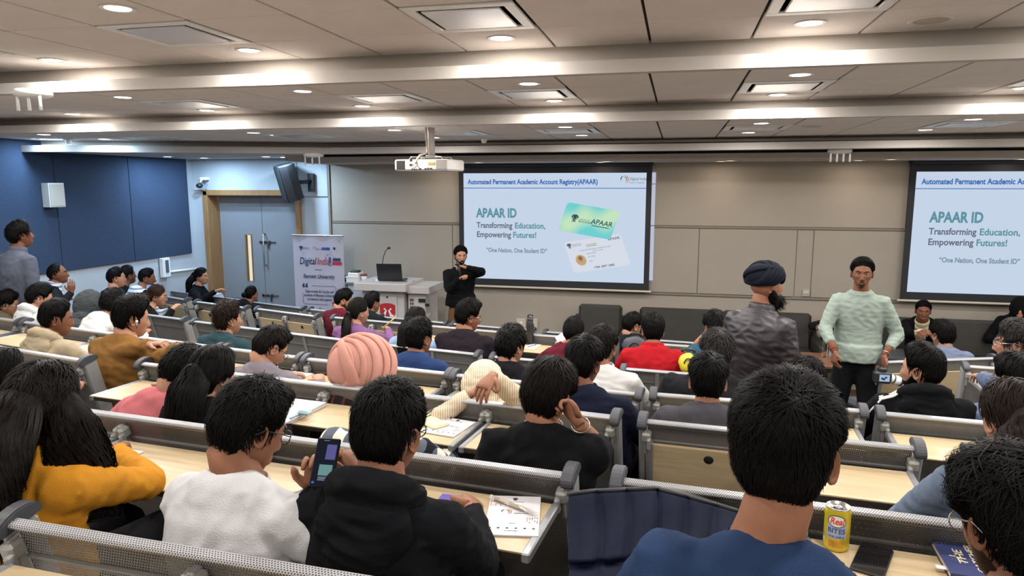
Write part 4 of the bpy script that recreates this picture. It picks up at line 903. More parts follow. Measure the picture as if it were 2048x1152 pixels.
def flat(parent, name, outline, M, m, d=.0008):
    me = MB().prism(outline, (0,0,d)).mesh(name); me.transform(M); return link(name, me, m, parent)
def projection_screen(x0, x1, label, full=True):
    y = YF-.10; zb, zt_ = 1.165, 2.715; t = thing('projection_screen', label, 'screen', ((x0+x1)/2, y, 1.1)); W, Hh = x1-x0, zt_-zb
    hw_ = W/2; o = np.array([(x0+x1)/2, y, 1.1]); blk = mat('screen_border', (.012,.013,.02), .6)
    MB().box((0, 0, (zb+zt_)/2-1.1+.02), (W+.15, .006, Hh+.32)).build('black_border', blk, t)
    MB().box((0, -.01, zb-1.1-.115), (W+.22, .035, .028), None, .008).build('bottom_bar', mat('bar_cream', s2l(196,188,170), .5), t)
    MB().box((0, .0, 2.86-1.1), (W+.18, .10, .10), None, .02).build('case', blk, t)
    m = bpy.data.materials.get('slide') or bpy.data.materials.new('slide')
    if not m.use_nodes:
        m.use_nodes = True; nt = m.node_tree; nt.nodes.clear(); e = nt.nodes.new('ShaderNodeEmission'); ou = nt.nodes.new('ShaderNodeOutputMaterial'); nt.links.new(e.outputs[0], ou.inputs[0]); e.inputs[0].default_value = (*s2l(198,212,232),1); e.inputs[1].default_value = 1/2**EXPO
    MB().box((0, -.006, (zb+zt_)/2-1.1), (W, .004, Hh)).build('picture', m, t)
    F0 = lambda fx, fy: frame((-hw_+W*fx, -.0095, zt_-1.1-Hh*fy), (1,0,0), (0,0,1))
    blue, teal_, grey_, dark = ymat((52,104,178)), ymat((96,146,160)), ymat((104,112,128)), ymat((70,90,110))
    text('lettering', 'Automated Permanent Academic Account Registry(APAAR)', .098, F0(.025,.082), blue, t, 'LEFT', bold=.003, fit=W*.722)
    flat(t, 'rule', [(0,-.006,0),(W,-.006,0),(W,.006,0),(0,.006,0)], F0(0,.138), ymat((90,132,192)))
    text('lettering', 'APAAR ID', .185, F0(.074,.375), teal_, t, 'LEFT', bold=.007, fit=W*.232)
    text('lettering', 'Transforming', .118, F0(.074,.49), grey_, t, 'LEFT', bold=.003, fit=W*.206); text('lettering', 'Education,', .118, F0(.292,.49), teal_, t, 'LEFT', bold=.003, fit=W*.170)
    text('lettering', 'Empowering', .118, F0(.074,.578), grey_, t, 'LEFT', bold=.003, fit=W*.196); text('lettering', 'Futures!', .118, F0(.282,.578), teal_, t, 'LEFT', bold=.003, fit=W*.130)
    text('lettering', '\u201cOne Nation, One Student ID\u201d', .090, F0(.130,.725), ymat((126,150,168)), t, 'LEFT', bold=.003, fit=W*.345)
    digital_mark(t, F0(.885,.06), .12, ymat); text('lettering', 'Digital India', .055, F0(.912,.055), dark, t, 'LEFT', shear=.25, sx=.9); text('lettering', 'Power To Empower', .026, F0(.912,.088), dark, t, 'LEFT')
    # the two cards on the slide
    R2 = Matrix.Rotation(math.radians(-9.5), 4, 'Z'); M1 = F0(.701,.435)@R2@Matrix(((1,-.0,0,0),(0,1,0,0),(0,0,1,0),(0,0,0,1)))
    sh = Matrix.Identity(4); sh[0][1] = .16
    Mb = F0(.748,.735)@Matrix.Translation((0,0,.0012))@Matrix.Rotation(math.radians(10), 4, 'Z')
    shb = Matrix.Identity(4); shb[0][1] = -.18
    flat(t, 'white_card', rrect(0,0,.82,.46,.045), Mb@shb, ymat((214,220,232)), .001)
    Mb = Mb@Matrix.Translation((0,0,.0015))@shb
    emblem(t, Mb@Matrix.Translation((-.345,.165,0)), .07, dark); text('lettering', 'MINISTRY OF\nEDUCATION', .022, Mb@Matrix.Translation((-.30,.165,0)), dark, t, 'LEFT')
    text('lettering', 'APAAR', .055, Mb@Matrix.Translation((.30,.175,0)), grey_, t, bold=.001)
    text('lettering', 'AUTOMATED PERMANENT ACADEMIC ACCOUNT', .020, Mb@Matrix.Translation((.0,.075,0)), dark, t); text('lettering', 'REGISTRY (APAAR)', .018, Mb@Matrix.Translation((.03,.045,0)), dark, t)
    for i, rgb in enumerate(((220,140,80),(196,206,216),(110,160,110))): flat(t, 'card_stripe', [(-.13,0,0),(.02,0,0),(.02,.008,0),(-.13,.008,0)], Mb@Matrix.Translation((.02,.145-.013*i,0)), ymat(rgb))
    a = np.linspace(0, 2*PI, 28, endpoint=False); flat(t, 'portrait_disc', [(-.25+.075*math.cos(q), -.06+.08*math.sin(q), 0) for q in a], Mb, ymat((196,170,120)))
    flat(t, 'portrait_shape', [(-.25+.032*math.cos(q), -.035+.036*math.sin(q), .001) for q in a], Mb, ymat((150,104,82))); flat(t, 'portrait_shape', [(-.25+.055*math.cos(q), -.10+.045*math.sin(q), .001) for q in np.linspace(0,PI,12)], Mb, ymat((200,150,140)))
    text('lettering', 'Male', .026, Mb@Matrix.Translation((-.14,-.095,0)), grey_, t, 'LEFT'); text('lettering', '10/7/1984', .026, Mb@Matrix.Translation((-.14,-.03,0)), grey_, t, 'LEFT'); text('lettering', 'Jatin Kumar', .028, Mb@Matrix.Translation((-.14,.02,0)), grey_, t, 'LEFT')
    text('lettering', '1784 3897 2480', .046, Mb@Matrix.Translation((.04,-.195,0)), dark, t, bold=.0006)
    mg = bpy.data.materials.get('card_green')
    if not mg:
        mg = bpy.data.materials.new('card_green'); mg.use_nodes = True; nt = mg.node_tree; nt.nodes.clear(); e = nt.nodes.new('ShaderNodeEmission'); ou = nt.nodes.new('ShaderNodeOutputMaterial'); tc = nt.nodes.new('ShaderNodeTexCoord'); nz = nt.nodes.new('ShaderNodeTexNoise'); nz.inputs['Scale'].default_value = 2.6; nz.inputs['Detail'].default_value = 0
        cr = nt.nodes.new('ShaderNodeValToRGB'); cr.color_ramp.elements[0].position = .47; cr.color_ramp.elements[0].color = (*s2l(112,208,208),1); cr.color_ramp.elements[1].position = .74; cr.color_ramp.elements[1].color = (*s2l(196,228,190),1)
        nt.links.new(tc.outputs['Object'], nz.inputs[0]); nt.links.new(nz.outputs[0], cr.inputs[0]); e.inputs[1].default_value = 1/2**EXPO; nt.links.new(cr.outputs[0], e.inputs[0]); nt.links.new(e.outputs[0], ou.inputs[0])
    M1 = M1@Matrix.Translation((0,0,.004))@sh
    flat(t, 'green_card', rrect(0,0,.76,.42,.05), M1, mg, .001); M1 = M1@Matrix.Translation((0,0,.0018))
    emblem(t, M1@Matrix.Translation((-.205,0,0)), .105, ymat((50,80,84))); text('lettering', 'MINISTRY OF', .026, M1@Matrix.Translation((-.14,.0,0)), ymat((50,80,84)), t, 'LEFT'); text('lettering', 'EDUCATION', .035, M1@Matrix.Translation((-.14,-.03,0)), ymat((50,80,84)), t, 'LEFT', bold=.0006)
    text('lettering', 'APAAR', .098, M1@Matrix.Translation((.19,.0,0)), ymat((44,84,90)), t, bold=.0014); flat(t, 'rule', [(.06,-.062,0),(.31,-.062,0),(.31,-.05,0),(.06,-.05,0)], M1, ymat((60,110,112)))
    return t
projection_screen(-3.085, -.435, 'wide projection screen behind the speaker showing the whole slide')
projection_screen(2.955, 5.605, 'projection screen at the right, cut by the photo edge')
MB_ = MB()
st_ = thing('light_strip_board', 'narrow white lit strip right of the main screen', 'board', (-.345, YF-.03, 1.2))
MB().box((0,0,.76), (.07,.02,1.52)).build('strip_face', ymat((186,190,206)), st_); MB().box((0,-.002,.78), (.074,.02,.012)).box((0,-.002,1.36), (.074,.02,.008)).build('strip_joint', mat('joint_rail'), st_)
# projector on its pole
pj = at(860, 331, 6.7); pj_t = thing('projector', 'white ceiling projector on a long grey pole left of the screen', 'projector', (pj[0], pj[1], pj[2]), -.06)
bd = MB(); bd.box((0,.0,0), (.545,.42,.105), None, .014); bd.build('housing', mat('projector_white', s2l(206,202,198), .4), pj_t)
bp_ = MB(); bp_.box((-.205,-.212,0), (.085,.006,.082)); bp_.build('dark_grille', mat('grille_brown', s2l(62,56,52), .7), pj_t); MB().box((.205,-.212,.004), (.105,.006,.082)).build('grey_grille', mat('grille_grey', s2l(150,144,138), .7), pj_t)
for i in range(9): MB().box((-.24+i*.0088,-.216,0), (.003,.004,.078)).build('grille_slat', mat('slat_black',(.02,.02,.02),.6), pj_t)
pt = MB()
for x, zz_, w, h in ((-.10,.0,.03,.02),(-.10,.045,.026,.022),(-.09,-.04,.016,.012),(-.065,-.04,.012,.014),(-.045,-.04,.012,.012),(-.01,-.036,.026,.012),(.045,-.036,.022,.012),(.07,-.033,.016,.016),(.10,-.034,.026,.012)): pt.box((x,-.212,zz_), (w,.006,h), None, .002)
pt.build('socket', MATS['blackplastic'], pj_t); MB().box((.105,-.212,.012), (.066,.005,.022)).build('warning_sticker', mat('sticker_yellow', s2l(186,156,60), .6), pj_t)
zc = Z2-pj[2]; pl = MB(); pl.box((.01,.02,(.09+zc)/2), (.052,.052,zc-.09), None, .006); pl.build('pole', mat('pole_grey', s2l(166,158,152), .45, .2), pj_t); MB().box((.01,.02,zc-.008), (.11,.11,.012)).build('ceiling_plate', MATS['alupaint'], pj_t)
br = MB(); br.box((.01,.02,.085), (.09,.09,.03), None, .006)
for a, b in ((-.16,-.12),(.18,-.12),(-.16,.14),(.18,.14)): br.tube([(.01,.02,.082),(a*.9,b*.9,.078),(a,b,.05)], .007, 6)
br.build('bracket', MATS['castgrey'], pj_t)
MB().tube([(-.022,-.03,zc),(-.024,-.03,zc*.6),(-.014,-.03,.18),(.005,-.06,.12),(-.03,-.16,.09),(-.045,-.20,.05),(-.05,-.222,.015)], .010, 8).tube([(-.05,-.222,.015),(-.07,-.225,-.005),(-.10,-.225,-.012)], .004, 6).tube([(-.045,-.222,.015),(-.03,-.225,-.012),(-.012,-.222,-.03)], .003, 6).build('cable', mat('cable_cream', s2l(170,160,146), .6), pj_t)
# access points with stub aerials, detectors, ceiling speakers
def access_point(u, v, z, label, n=3):
    p = on_z(u, v, z); t = thing('access_point', label, 'antenna', (p[0], p[1], z)); MB().lathe([(0,-.055),(.09,-.055),(.125,-.04),(.13,-.02),(.11,0),(0,0)], seg=24).build('body', MATS['whiteplastic'], t)
    for i in range(n): x = -.10+.2*i/(n-1); MB().tube([(x,-.04,-.045),(x,-.04,-.075),(x,-.04,-.15)], [.011,.010,.012], 8).build('aerial', MATS['whiteplastic'], t)
access_point(65, 180, Z2, 'white wireless access point with stub aerials at the left ceiling edge'); access_point(627, 306, ZS, 'white wireless access point above the door side of the stage', 3); access_point(1680, 297, ZS, 'white wireless access point on the soffit right of centre', 4)
for u, v, lb in ((137,278,'small smoke detector by the blue wall'),(968,276,'small smoke detector right of the projector pole')):
    p = on_z(u, v, Z3); t = thing('smoke_detector', lb+' on the ceiling', 'detector', (p[0], p[1], Z3)); MB().lathe([(0,-.015),(.055,-.012),(.058,0),(0,0)], seg=20).build('base', MATS['whiteplastic'], t); MB().lathe([(0,-.06),(.022,-.058),(.034,-.03),(.04,-.012)], seg=18).build('sensor', MATS['whiteplastic'], t)
for u, v, z, lb in ((1862,40,Z1,'large round speaker grille flush in the nearest ceiling bay'),(1625,252,Z3,'round speaker grille flush in the ceiling bay nearest the stage')):
    p = on_z(u, v, z); t = thing('ceiling_speaker', lb, 'speaker', (p[0], p[1], z)); MB().lathe([(.085,-.004),(.105,-.008),(.112,-.004),(.112,0)], seg=32).build('rim', tilemat, t); MB().lathe([(0,-.005),(.088,-.005)], seg=32).build('grille', mat('speaker_mesh', s2l(176,168,158), .8), t)
# black loudspeaker over the door
p = on_y(577, 365, YF-.38); t = thing('loudspeaker', 'black loudspeaker tilted down on the wall over the door', 'speaker', tuple(p))
Rs = rotz(-.75)@rotx(.28)@roty(.12)*.88; o = [(-.15,-.13,-.31),(.15,-.13,-.31),(.17,.0,-.31),(.10,.16,-.31),(-.10,.16,-.31),(-.17,.0,-.31)]
bb = MB(); bb.prism([Rs@np.array(q) for q in o], Rs@np.array([0,0,.62])); bb.build('cabinet', mat('speaker_black', (.016,.017,.02), .55), t)
MB().box(Rs@np.array([0,-.137,0]), (.28,.02,.58), Rs, .02).build('grille', mat('speaker_grille', (.01,.011,.014), .8), t); MB().box(Rs@np.array([.10,-.02,.26]), (.06,.10,.06), Rs, .01).build('handle_recess', MATS['alupaint'], t)
MB().tube([(.10,.09,.0),(.22,.28,.02)], .03, 10).box((.22,.29,.0), (.09,.05,.28)).build('wall_bracket', MATS['blackplastic'], t)
p = on_x(108, 390, XL+.10); t = thing('wall_speaker', 'small cream box speaker on the blue wall', 'speaker', tuple(p)); q = [(-.10,-.10,-.15),(.06,-.13,-.15),(.10,.06,-.15),(-.10,.12,-.15)]
MB().prism(q, (0,0,.30)).build('cabinet', mat('speaker_cream', s2l(206,204,198), .5), t); MB().prism([(.068,-.12,-.135),(.108,.05,-.135),(.113,.05,-.135),(.073,-.12,-.135)], (0,0,.27)).build('grille', mat('speaker_mesh'), t)
p = on_y(405, 365, YF-.12); t = thing('security_camera', 'small white and black security camera in the corner over the door', 'camera', tuple(p)); MB().box((0,.06,.06), (.12,.11,.05), None, .01).tube([(-.02,.02,.05),(-.03,-.02,-.0)], .016, 8).build('mount', MATS['whiteplastic'], t)
MB().ellip((-.03,-.04,-.05), (.055,.055,.04)).build('dome', MATS['blackplastic'], t); MB().tube([(.06+.022*math.cos(q), 0, -.045+.022*math.sin(q)) for q in np.linspace(0,2*PI,16)], .003, 6, False).build('cable_loop', MATS['blackplastic'], t)
p = on_x(328, 535, XL+.03); t = thing('door_controller', 'white wall box with a dark slot on the left wall below the blue panels', 'box', tuple(p)); MB().box((.02,0,0), (.07,.16,.30), None, .008).build('casing', MATS['whiteplastic'], t); MB().box((.06,.0,.02), (.012,.06,.19)).build('slot', mat('slot_grey', s2l(80,88,100), .5), t)
# roll-up banner
bx0, bx1 = on_y(585,470,9.55)[0], on_y(686,472,9.55)[0]; zt2 = on_y(630,472,9.55)[2]; bw = bx1-bx0
t = thing('rollup_banner', 'white roll-up banner with blue and red lettering beside the door', 'banner', ((bx0+bx1)/2, 9.55, 0)); H_ = zt2-.06
gr = [[(-bw/2+bw*i/12*1.0, .008*math.sin(i*1.1), .06+H_*j/10) for i in range(13)] for j in range(11)]; sh_m = MB().grid(gr, smooth=True); sh_m.grid([[(x,y+.004,z) for x,y,z in r] for r in gr], flip=True); sh_m.build('sheet', mat('banner_print', dim((206,204,222), .72), .6), t)
MB().box((0,0,zt2+.008), (bw+.03,.03,.02), None, .006).build('top_bar', MATS['alu'], t); MB().box((0,.0,.04), (bw+.04,.18,.08), None, .02).build('base_case', MATS['alu'], t); MB().tube([(0,.04,.06),(0,.035,zt2)], .012, 8).build('pole', MATS['alu'], t)
bm_ = lambda fx, fy: frame((-bw/2+bw*fx, -.016, zt2-bw*fy), (1,0,0), (0,0,1)); navy_, red_, gry = mat('ink_navy', s2l(28,38,78), .6), mat('ink_red', s2l(176,40,58), .6), mat('ink_grey', s2l(80,84,110), .6)
inkm = lambda rgb: mat('ink_%d_%d_%d' % rgb, s2l(*rgb), .6)
text('lettering', 'Digital', .150, bm_(.125,.46), navy_, t, 'LEFT', shear=.2, bold=.001, fit=bw*.335); text('lettering', 'India', .150, bm_(.475,.46), red_, t, 'LEFT', shear=.2, bold=.001, fit=bw*.245)
flat(t, 'label_box', [(0,0,0),(.125,0,0),(.13,.045,0),(.005,.045,0)], bm_(.79,.445), inkm((40,60,100))); flat(t, 'label_box', [(0,0,0),(.15,0,0),(.155,.05,0),(.005,.05,0)], bm_(.78,.515), red_)
text('lettering', 'TALK', .042, bm_(.87,.415), mat('ink_white', (.75,.75,.78), .6), t, shear=.2, bold=.0008); text('lettering', 'SHOW', .046, bm_(.875,.482), mat('ink_white'), t, shear=.2, bold=.0008)
flat(t, 'printed_microphone', rrect(0,0,.035,.10,.017), bm_(.735,.43), inkm((60,70,110))); flat(t, 'printed_microphone', rrect(0,-.075,.05,.012,.005), bm_(.735,.43), inkm((60,70,110)))
for k in range(5): flat(t, 'printed_ray', [(0,.07,0),(.004,.07,0),(.004,.095,0),(0,.095,0)], bm_(.735,.43)@Matrix.Rotation((k-2)*.5,4,'Z'), navy_)
flat(t, 'rule', [(-.06,0,0),(.06,0,0),(.06,.008,0),(-.06,.008,0)], bm_(.5,.615), gry)
text('lettering', 'Bennett University', .090, bm_(.5,.735), navy_, t, shear=.15, bold=.001, fit=bw*.62); text('lettering', '\u201c', .24, bm_(.22,.98), navy_, t, bold=.004); text('lettering', '\u201d', .24, bm_(.80,1.31), red_, t, bold=.004)
for i, s in enumerate(('Opportunity for faculty and', 'students of Bennett University', 'to interact with experts')): text('lettering', s, .056, bm_(.5,1.01+.072*i), navy_, t, shear=.2, bold=.0006, fit=bw*(.57,.63,.49)[i])
for seg_ in ([(.36,.905),(.80,.905),(.83,.93),(.83,1.1)], [(.17,1.04),(.17,1.22),(.20,1.245),(.66,1.245)]):
    for (a, b), (c, d) in zip(seg_[:-1], seg_[1:]):
        A_ = np.array(bm_(a,b).translation); B_ = np.array(bm_(c,d).translation); MB().tube([A_, B_], .003, 5).build('frame_line', gry, t)
text('lettering', 'on', .05, bm_(.5,1.315), gry, t, shear=.2); text('lettering', 'Various Digital India Initiatives', .062, bm_(.5,1.395), red_, t, shear=.15, bold=.0006, fit=bw*.80)
emblem(t, bm_(.17,.225), .065, navy_); text('lettering', 'MINISTRY OF\nELECTRONICS', .018, bm_(.20,.225), navy_, t, 'LEFT'); digital_mark(t, bm_(.44,.225), .06, inkm); text('lettering', 'Digital India', .022, bm_(.47,.235), gry, t, 'LEFT'); flat(t, 'logo_block', rrect(0,0,.07,.04,.015), bm_(.62,.225), inkm((60,80,150))); flat(t, 'logo_block', rrect(0,0,.07,.04,.015), bm_(.70,.225), inkm((40,66,140))); flat(t, 'logo_shield', [(-.018,.02,0),(.018,.02,0),(.018,-.005,0),(0,-.025,0),(-.018,-.005,0)], bm_(.83,.22), navy_)
for k in range(26): flat(t, 'confetti', [(0,0,0),(.012,0,0),(.006,.010,0)], bm_(random.choice([random.uniform(.01,.16), random.uniform(.84,.99)]), random.uniform(.02,.12)), inkm(random.choice([(170,60,80),(60,70,110),(150,140,150)])))
flat(t, 'foot_band', [(-bw/2,0,0),(bw/2,0,0),(bw/2,.09,0),(-bw/2,.09,0)], bm_(.5,1.55), inkm((40,70,110)))
# lectern
lx0, lx1 = on_y(716,560,9.0)[0], on_y(813,570,9.0)[0]; zl = on_y(780,566,9.0)[2]
t = thing('lectern', 'white lectern desk with a red shield crest, holding the laptop', 'lectern', (lx0, 9.0, 0)); wl = lx1-lx0; lw = mat('lectern_white', dim((200,196,194), .8), .45); le = mat('lectern_edge', s2l(150,146,142), .5)
MB().box((wl/2, .30, (zl-.11)/2), (wl-.10, .56, zl-.11), None, .006).build('cabinet', lw, t); MB().box((wl/2,.26,zl-.055), (wl+.05,.72,.11), None, .008).build('worktop', lw, t); MB().box((wl/2+.0,.012,(zl-.16)/2), (wl-.30,.02,zl-.22), None, .004).build('front_door', lw, t)
MB().box((wl+.006,.26,zl-.055), (.016,.10,.11)).box((wl-.042,.30,(zl-.11)/2), (.012,.565,zl-.13)).build('edge_trim', le, t)
wing = MB(); wing.box((wl+.16,.30,zl-.09), (.34,.60,.10), None, .006); wing.box((wl+.12,.32,(zl-.14)/2), (.26,.50,zl-.14), None, .006); wing.build('side_cabinet', lw, t); sl_ = MB().box((wl+.20,.06,zl-.24), (.10,.012,.05)).box((wl+.28,.05,zl-.30), (.06,.012,.04)); sl_.build('dark_slot', MATS['blackplastic'], t)
MB().box((wl+.27,.06,zl-.09), (.012,.012,.012)).box((wl+.30,.06,zl-.09), (.012,.012,.012)).build('knob', MATS['blackplastic'], t); MB().prism([(wl+.14,.0,zl-.52),(wl+.30,.0,zl-.50),(wl+.36,.0,zl-.40),(wl+.14,.0,zl-.44)], (0,.03,0)).build('tray', le, t)
for j in range(3):
    for i in range(2): MB().box((wl+.03+.03*i,.066,zl-.24-.05*j), (.02,.008,.03)).build('vent_slot', mat('vent_dark', s2l(70,66,64), .6), t)
Mc = frame((wl*.60, -.002, zl-.44), (1,0,0), (0,0,1)); flat(t, 'crest', [(-.115,.13,0),(-.06,.15,0),(0,.155,0),(.06,.15,0),(.115,.13,0),(.115,.02,0),(.085,-.07,0),(.04,-.135,0),(0,-.165,0),(-.04,-.135,0),(-.085,-.07,0),(-.115,.02,0)], Mc, mat('crest_red', s2l(164,36,44), .5)); 
flat(t, 'crest_mark', [(-.10,-.02,0),(-.06,-.085,0),(-.035,-.12,0),(-.045,-.06,0),(-.01,.05,0),(-.05,.09,0),(-.06,.06,0),(-.03,.06,0),(-.06,.0,0)], Mc@Matrix.Translation((0,0,.0012)), mat('crest_white',(.7,.7,.7),.5)); flat(t, 'crest_mark', [(.10,-.02,0),(.06,.0,0),(.03,.06,0),(.06,.06,0),(.05,.09,0),(.01,.05,0),(.045,-.06,0),(.035,-.12,0),(.06,-.085,0)], Mc@Matrix.Translation((0,0,.0012)), mat('crest_white'))
text('lettering', 'BENNETT', .115, frame((wl*.60,-.003,zl-.70), (1,0,0), (0,0,1)), mat('ink_black', (.012,.012,.015), .5), t, bold=.001); text('lettering', 'UNIVERSITY', .075, frame((wl*.60,-.003,zl-.80), (1,0,0), (0,0,1)), mat('ink_black'), t)
MB().lathe([(0,.006),(.014,.006),(.014,0)], (wl*.60,.0,zl-.2), 12, rotx(PI/2)).build('lock', MATS['blackplastic'], t)
lap = thing('laptop', 'open black laptop seen from behind on the lectern', 'laptop', (lx0+wl*.52, 9.16, zl), .12); MB().box((.05,.12,.01), (.36,.25,.018), None, .005).build('keyboard_base', MATS['blackplastic'], lap); Rl = rotx(.22); MB().box(Rl@np.array([0,0,.125])+np.array([.04,-.01,.012]), (.36,.012,.25), Rl, .004).build('lid', mat('laptop_black', (.012,.013,.016), .35), lap)
MB().tube([(.02,.0,.014),(.30,-.06,.012)], .006, 6).build('cable', MATS['blackplastic'], lap)
gm = thing('gooseneck_microphone', 'thin gooseneck microphone left of the laptop', 'microphone', (lx0+wl*.34, 9.2, zl)); MB().prism([(-.05,-.05,0),(.05,-.05,0),(.05,.05,0),(-.05,.05,0)], (0,0,.03)).build('base', MATS['whiteplastic'], gm); MB().tube([(0,0,.02),(.03,0,.20),(.06,0,.34),(.09,0,.42),(.13,0,.46)], .006, 8).build('neck', MATS['blackplastic'], gm); MB().ellip((.145,0,.468), (.026,.02,.018)).build('head', MATS['blackplastic'], gm)
t = thing('side_cupboard', 'pale cupboard behind the left end of the lectern', 'cupboard', (lx0-.22, 9.80, 0)); cw = .42; zs = on_y(712,565,9.7)[2]; MB().box((0,.0,zs/2), (cw,.5,zs), None, .006).build('cabinet', mat('cupboard_pale', s2l(176,186,196), .5), t); MB().box((0,-.02,zs+.01), (cw+.04,.56,.02)).build('top', mat('cupboard_top', s2l(110,120,130), .5), t)
b_ = thing('document_box', 'white desk organiser with a dark green lid on the cupboard', 'box', (on_y(710,548,9.6)[0], 9.6, zs+.02)); MB().box((0,0,.04), (.20,.2,.08), None, .01).build('tray', MATS['whiteplastic'], b_); MB().box((.01,0,.12), (.17,.18,.06), None, .008).box((0,0,.086), (.22,.21,.012)).build('upper_tray', MATS['whiteplastic'], b_); MB().box((.01,0,.165), (.13,.12,.03), None, .008).build('lid', mat('lid_green', s2l(30,52,46), .5), b_)
b_ = thing('small_canister', 'small white canister with a maroon lid on the cupboard', 'box', (on_y(728,552,9.6)[0], 9.6, zs+.02)); MB().lathe([(0,0),(.045,0),(.045,.10),(0,.10)], seg=18).build('body', MATS['whiteplastic'], b_); MB().lathe([(0,.125),(.047,.125),(.047,.10)], seg=18).build('lid', mat('lid_maroon', s2l(110,40,56), .5), b_)
t = thing('desk_phone', 'small black handset at the left end of the cupboard top', 'telephone', (on_y(688,560,9.62)[0], 9.62, zs+.02)); MB().box((0,0,.05), (.045,.06,.10), None, .012).build('handset', MATS['blackplastic'], t); MB().box((0,.02,.012), (.09,.09,.022), None, .006).build('cradle', MATS['blackplastic'], t)
# sockets and switches
for u, v, lb in ((1042,648,'white wall socket under the main screen, left one'),(1066,648,'white wall socket under the main screen, right one')):
    p = on_y(u, v, YF-.02); t = thing('wall_socket', lb, 'socket', tuple(p)); MB().box((0,0,0), (.145,.02,.17), None, .006).build('plate', mat('socket_cream', s2l(196,188,172), .4), t); MB().box((0,-.012,.02), (.05,.006,.04), None, .002).build('switch', MATS['whiteplastic'], t); MB().box((-.02,-.011,-.035), (.012,.004,.012)).box((.02,-.011,-.035), (.012,.004,.012)).build('pin_hole', MATS['blackhole'], t)
p = on_y(1612,586,YF-.02); t = thing('wall_switch', 'small square wall switch on the panel right of the dark turban', 'switch', tuple(p)); MB().box((0,-.004,0), (.10,.016,.10), None, .006).build('plate', mat('switch_plate', dim((196,188,176), .7), .4), t); MB().box((0,-.014,.012), (.07,.006,.04), None, .002).build('rocker', mat('socket_cream'), t)
# sofas, armchair, tables
def sofa(x0, x1, y, label, kind='sofa', hb=.84, seats=2, arm=.16):
    t = thing(kind, label, 'sofa' if kind == 'sofa' else 'armchair', ((x0+x1)/2, y, 0)); W = x1-x0; L_ = MATS['leather']
    MB().box((0,.02,.20), (W-2*arm+.02,.78,.24), None, .03).build('base', L_, t); n = seats; sw = (W-2*arm)/n
    for i in range(n):
        x = -W/2+arm+sw*(i+.5); MB().box((x,-.06,.36), (sw-.006,.66,.14), None, .045).build('seat_cushion', L_, t)
        MB().box((x,.29,.60), (sw+.004,.20,hb-.34), rotx(-.14), .035).build('back_cushion', L_, t)
    MB().box((0,.39,hb/2-.07), (W-.04,.08,hb-.20), None, .03).build('back', L_, t)
    for s in (-1,1): MB().box((s*(W/2-arm/2),-.0,.31), (arm,.84,.56), None, .05).build('arm', L_, t)
    for a in (-1,1):
        for b in (-1,1): MB().tube([(a*(W/2-.08),b*.32,.0),(a*(W/2-.08),b*.32,.09)], .022, 8).build('foot', MATS['blackplastic'], t)
    return t
YS = 9.55
sofa(on_y(1132,640,9.2)[0], on_y(1252,640,9.2)[0], YS-.05, 'dark leather armchair left of the long sofas', 'armchair', .88, 1, .10)
sofa(on_y(1256,650,9.2)[0], on_y(1660,670,9.2)[0], YS, 'long dark leather sofa behind the standing turban man', seats=2, arm=.12)
sofa(on_y(1742,680,9.2)[0], on_y(2230,690,9.2)[0], YS, 'long dark leather sofa under the right screen', seats=3, arm=.14)
ct = on_z(1652,715,.45); c0 = on_z(1585,690,.45)
t = thing('coffee_table', 'brown wooden coffee table behind the sage sweatshirt man', 'table', (2.18, 8.42, 0)); 
MB().box((0,0,.56), (1.40,.62,.035), None, .006).build('tabletop', MATS['walnut'], t)
for a in (-.62,.62): MB().box((a,0,.27), (.05,.56,.54), None, .006).build('leg', MATS['walnut'], t)
MB().box((0,0,.16), (1.2,.5,.02)).build('shelf', MATS['walnut'], t)
CT = np.array([2.18, 8.42, .5775])
t = thing('side_table', 'black box side table beside the man in the blazer', 'table', (on_y(1805,665,8.75)[0], 8.75, 0)); MB().box((0,0,.60), (.56,.5,.03), None, .005).build('tabletop', mat('table_slate', s2l(58,58,64), .3), t); MB().box((0,.0,.29), (.44,.42,.58), None, .01).build('body', MATS['blackplastic'], t)
g_ = mat('clear_glass', (.95,.97,.97), .03, trans=1)
def bottle(p, label, h=.24): 
    t = thing('water_bottle', label, 'bottle', tuple(p)); MB().lathe([(0,.002),(.034,.002),(.036,.01),(.036,h*.68),(.022,h*.84),(.022,h*.92)], seg=18).build('glass', g_, t); MB().lathe([(0,h),(.024,h),(.024,h*.9),(0,h*.9)], seg=16).build('cap', MATS['steel'], t)
p = on_z(1650,712,.45); bottle((on_y(1650,700,8.5)[0], 8.5, CT[2]), 'clear water bottle on the table left of the green sweater man', .27)
p = on_z(1333,672,.45); 
t2 = thing('low_table', 'brown low table before the sofa, left part, with two tumblers', 'table', (on_z(1365,674,.45)[0], 8.55, 0)); MB().box((0,0,.43), (1.3,.6,.035), None, .006).build('tabletop', MATS['walnut'], t2)
for a in (-.55,.55): MB().box((a,0,.2), (.05,.5,.41), None, .006).build('leg', MATS['walnut'], t2)
bottle((on_y(1333,672,8.45)[0], 8.45, .4475), 'clear water bottle on the low table by the tumblers', .25)
for i, u in enumerate((1345, 1357)):
    t = thing('tumbler', f"upturned glass tumbler on the low table, {('left','right')[i]} of two", 'glass', (on_y(u,672,8.4)[0], 8.4, .4475), 0, 'tumblers on the low table'); MB().lathe([(.036,0),(.032,.09),(0,.09)], seg=16).build('glass', g_, t); MB().lathe([(.031,.091),(.038,.094),(.038,.099),(0,.10)], seg=16).build('paper_lid', MATS['paper'], t)
t = thing('paper_napkin', 'crumpled white napkin on the low table', 'napkin', (on_y(1377,678,8.4)[0], 8.4, .4475)); nk = MB().ellip((0,0,.03), (.06,.05,.03), None, 8, 10); nk.tube([(0,0,.03),(.01,0,.11)], [.03,.004], 7); nk.build('napkin_fold', MATS['paper'], t)
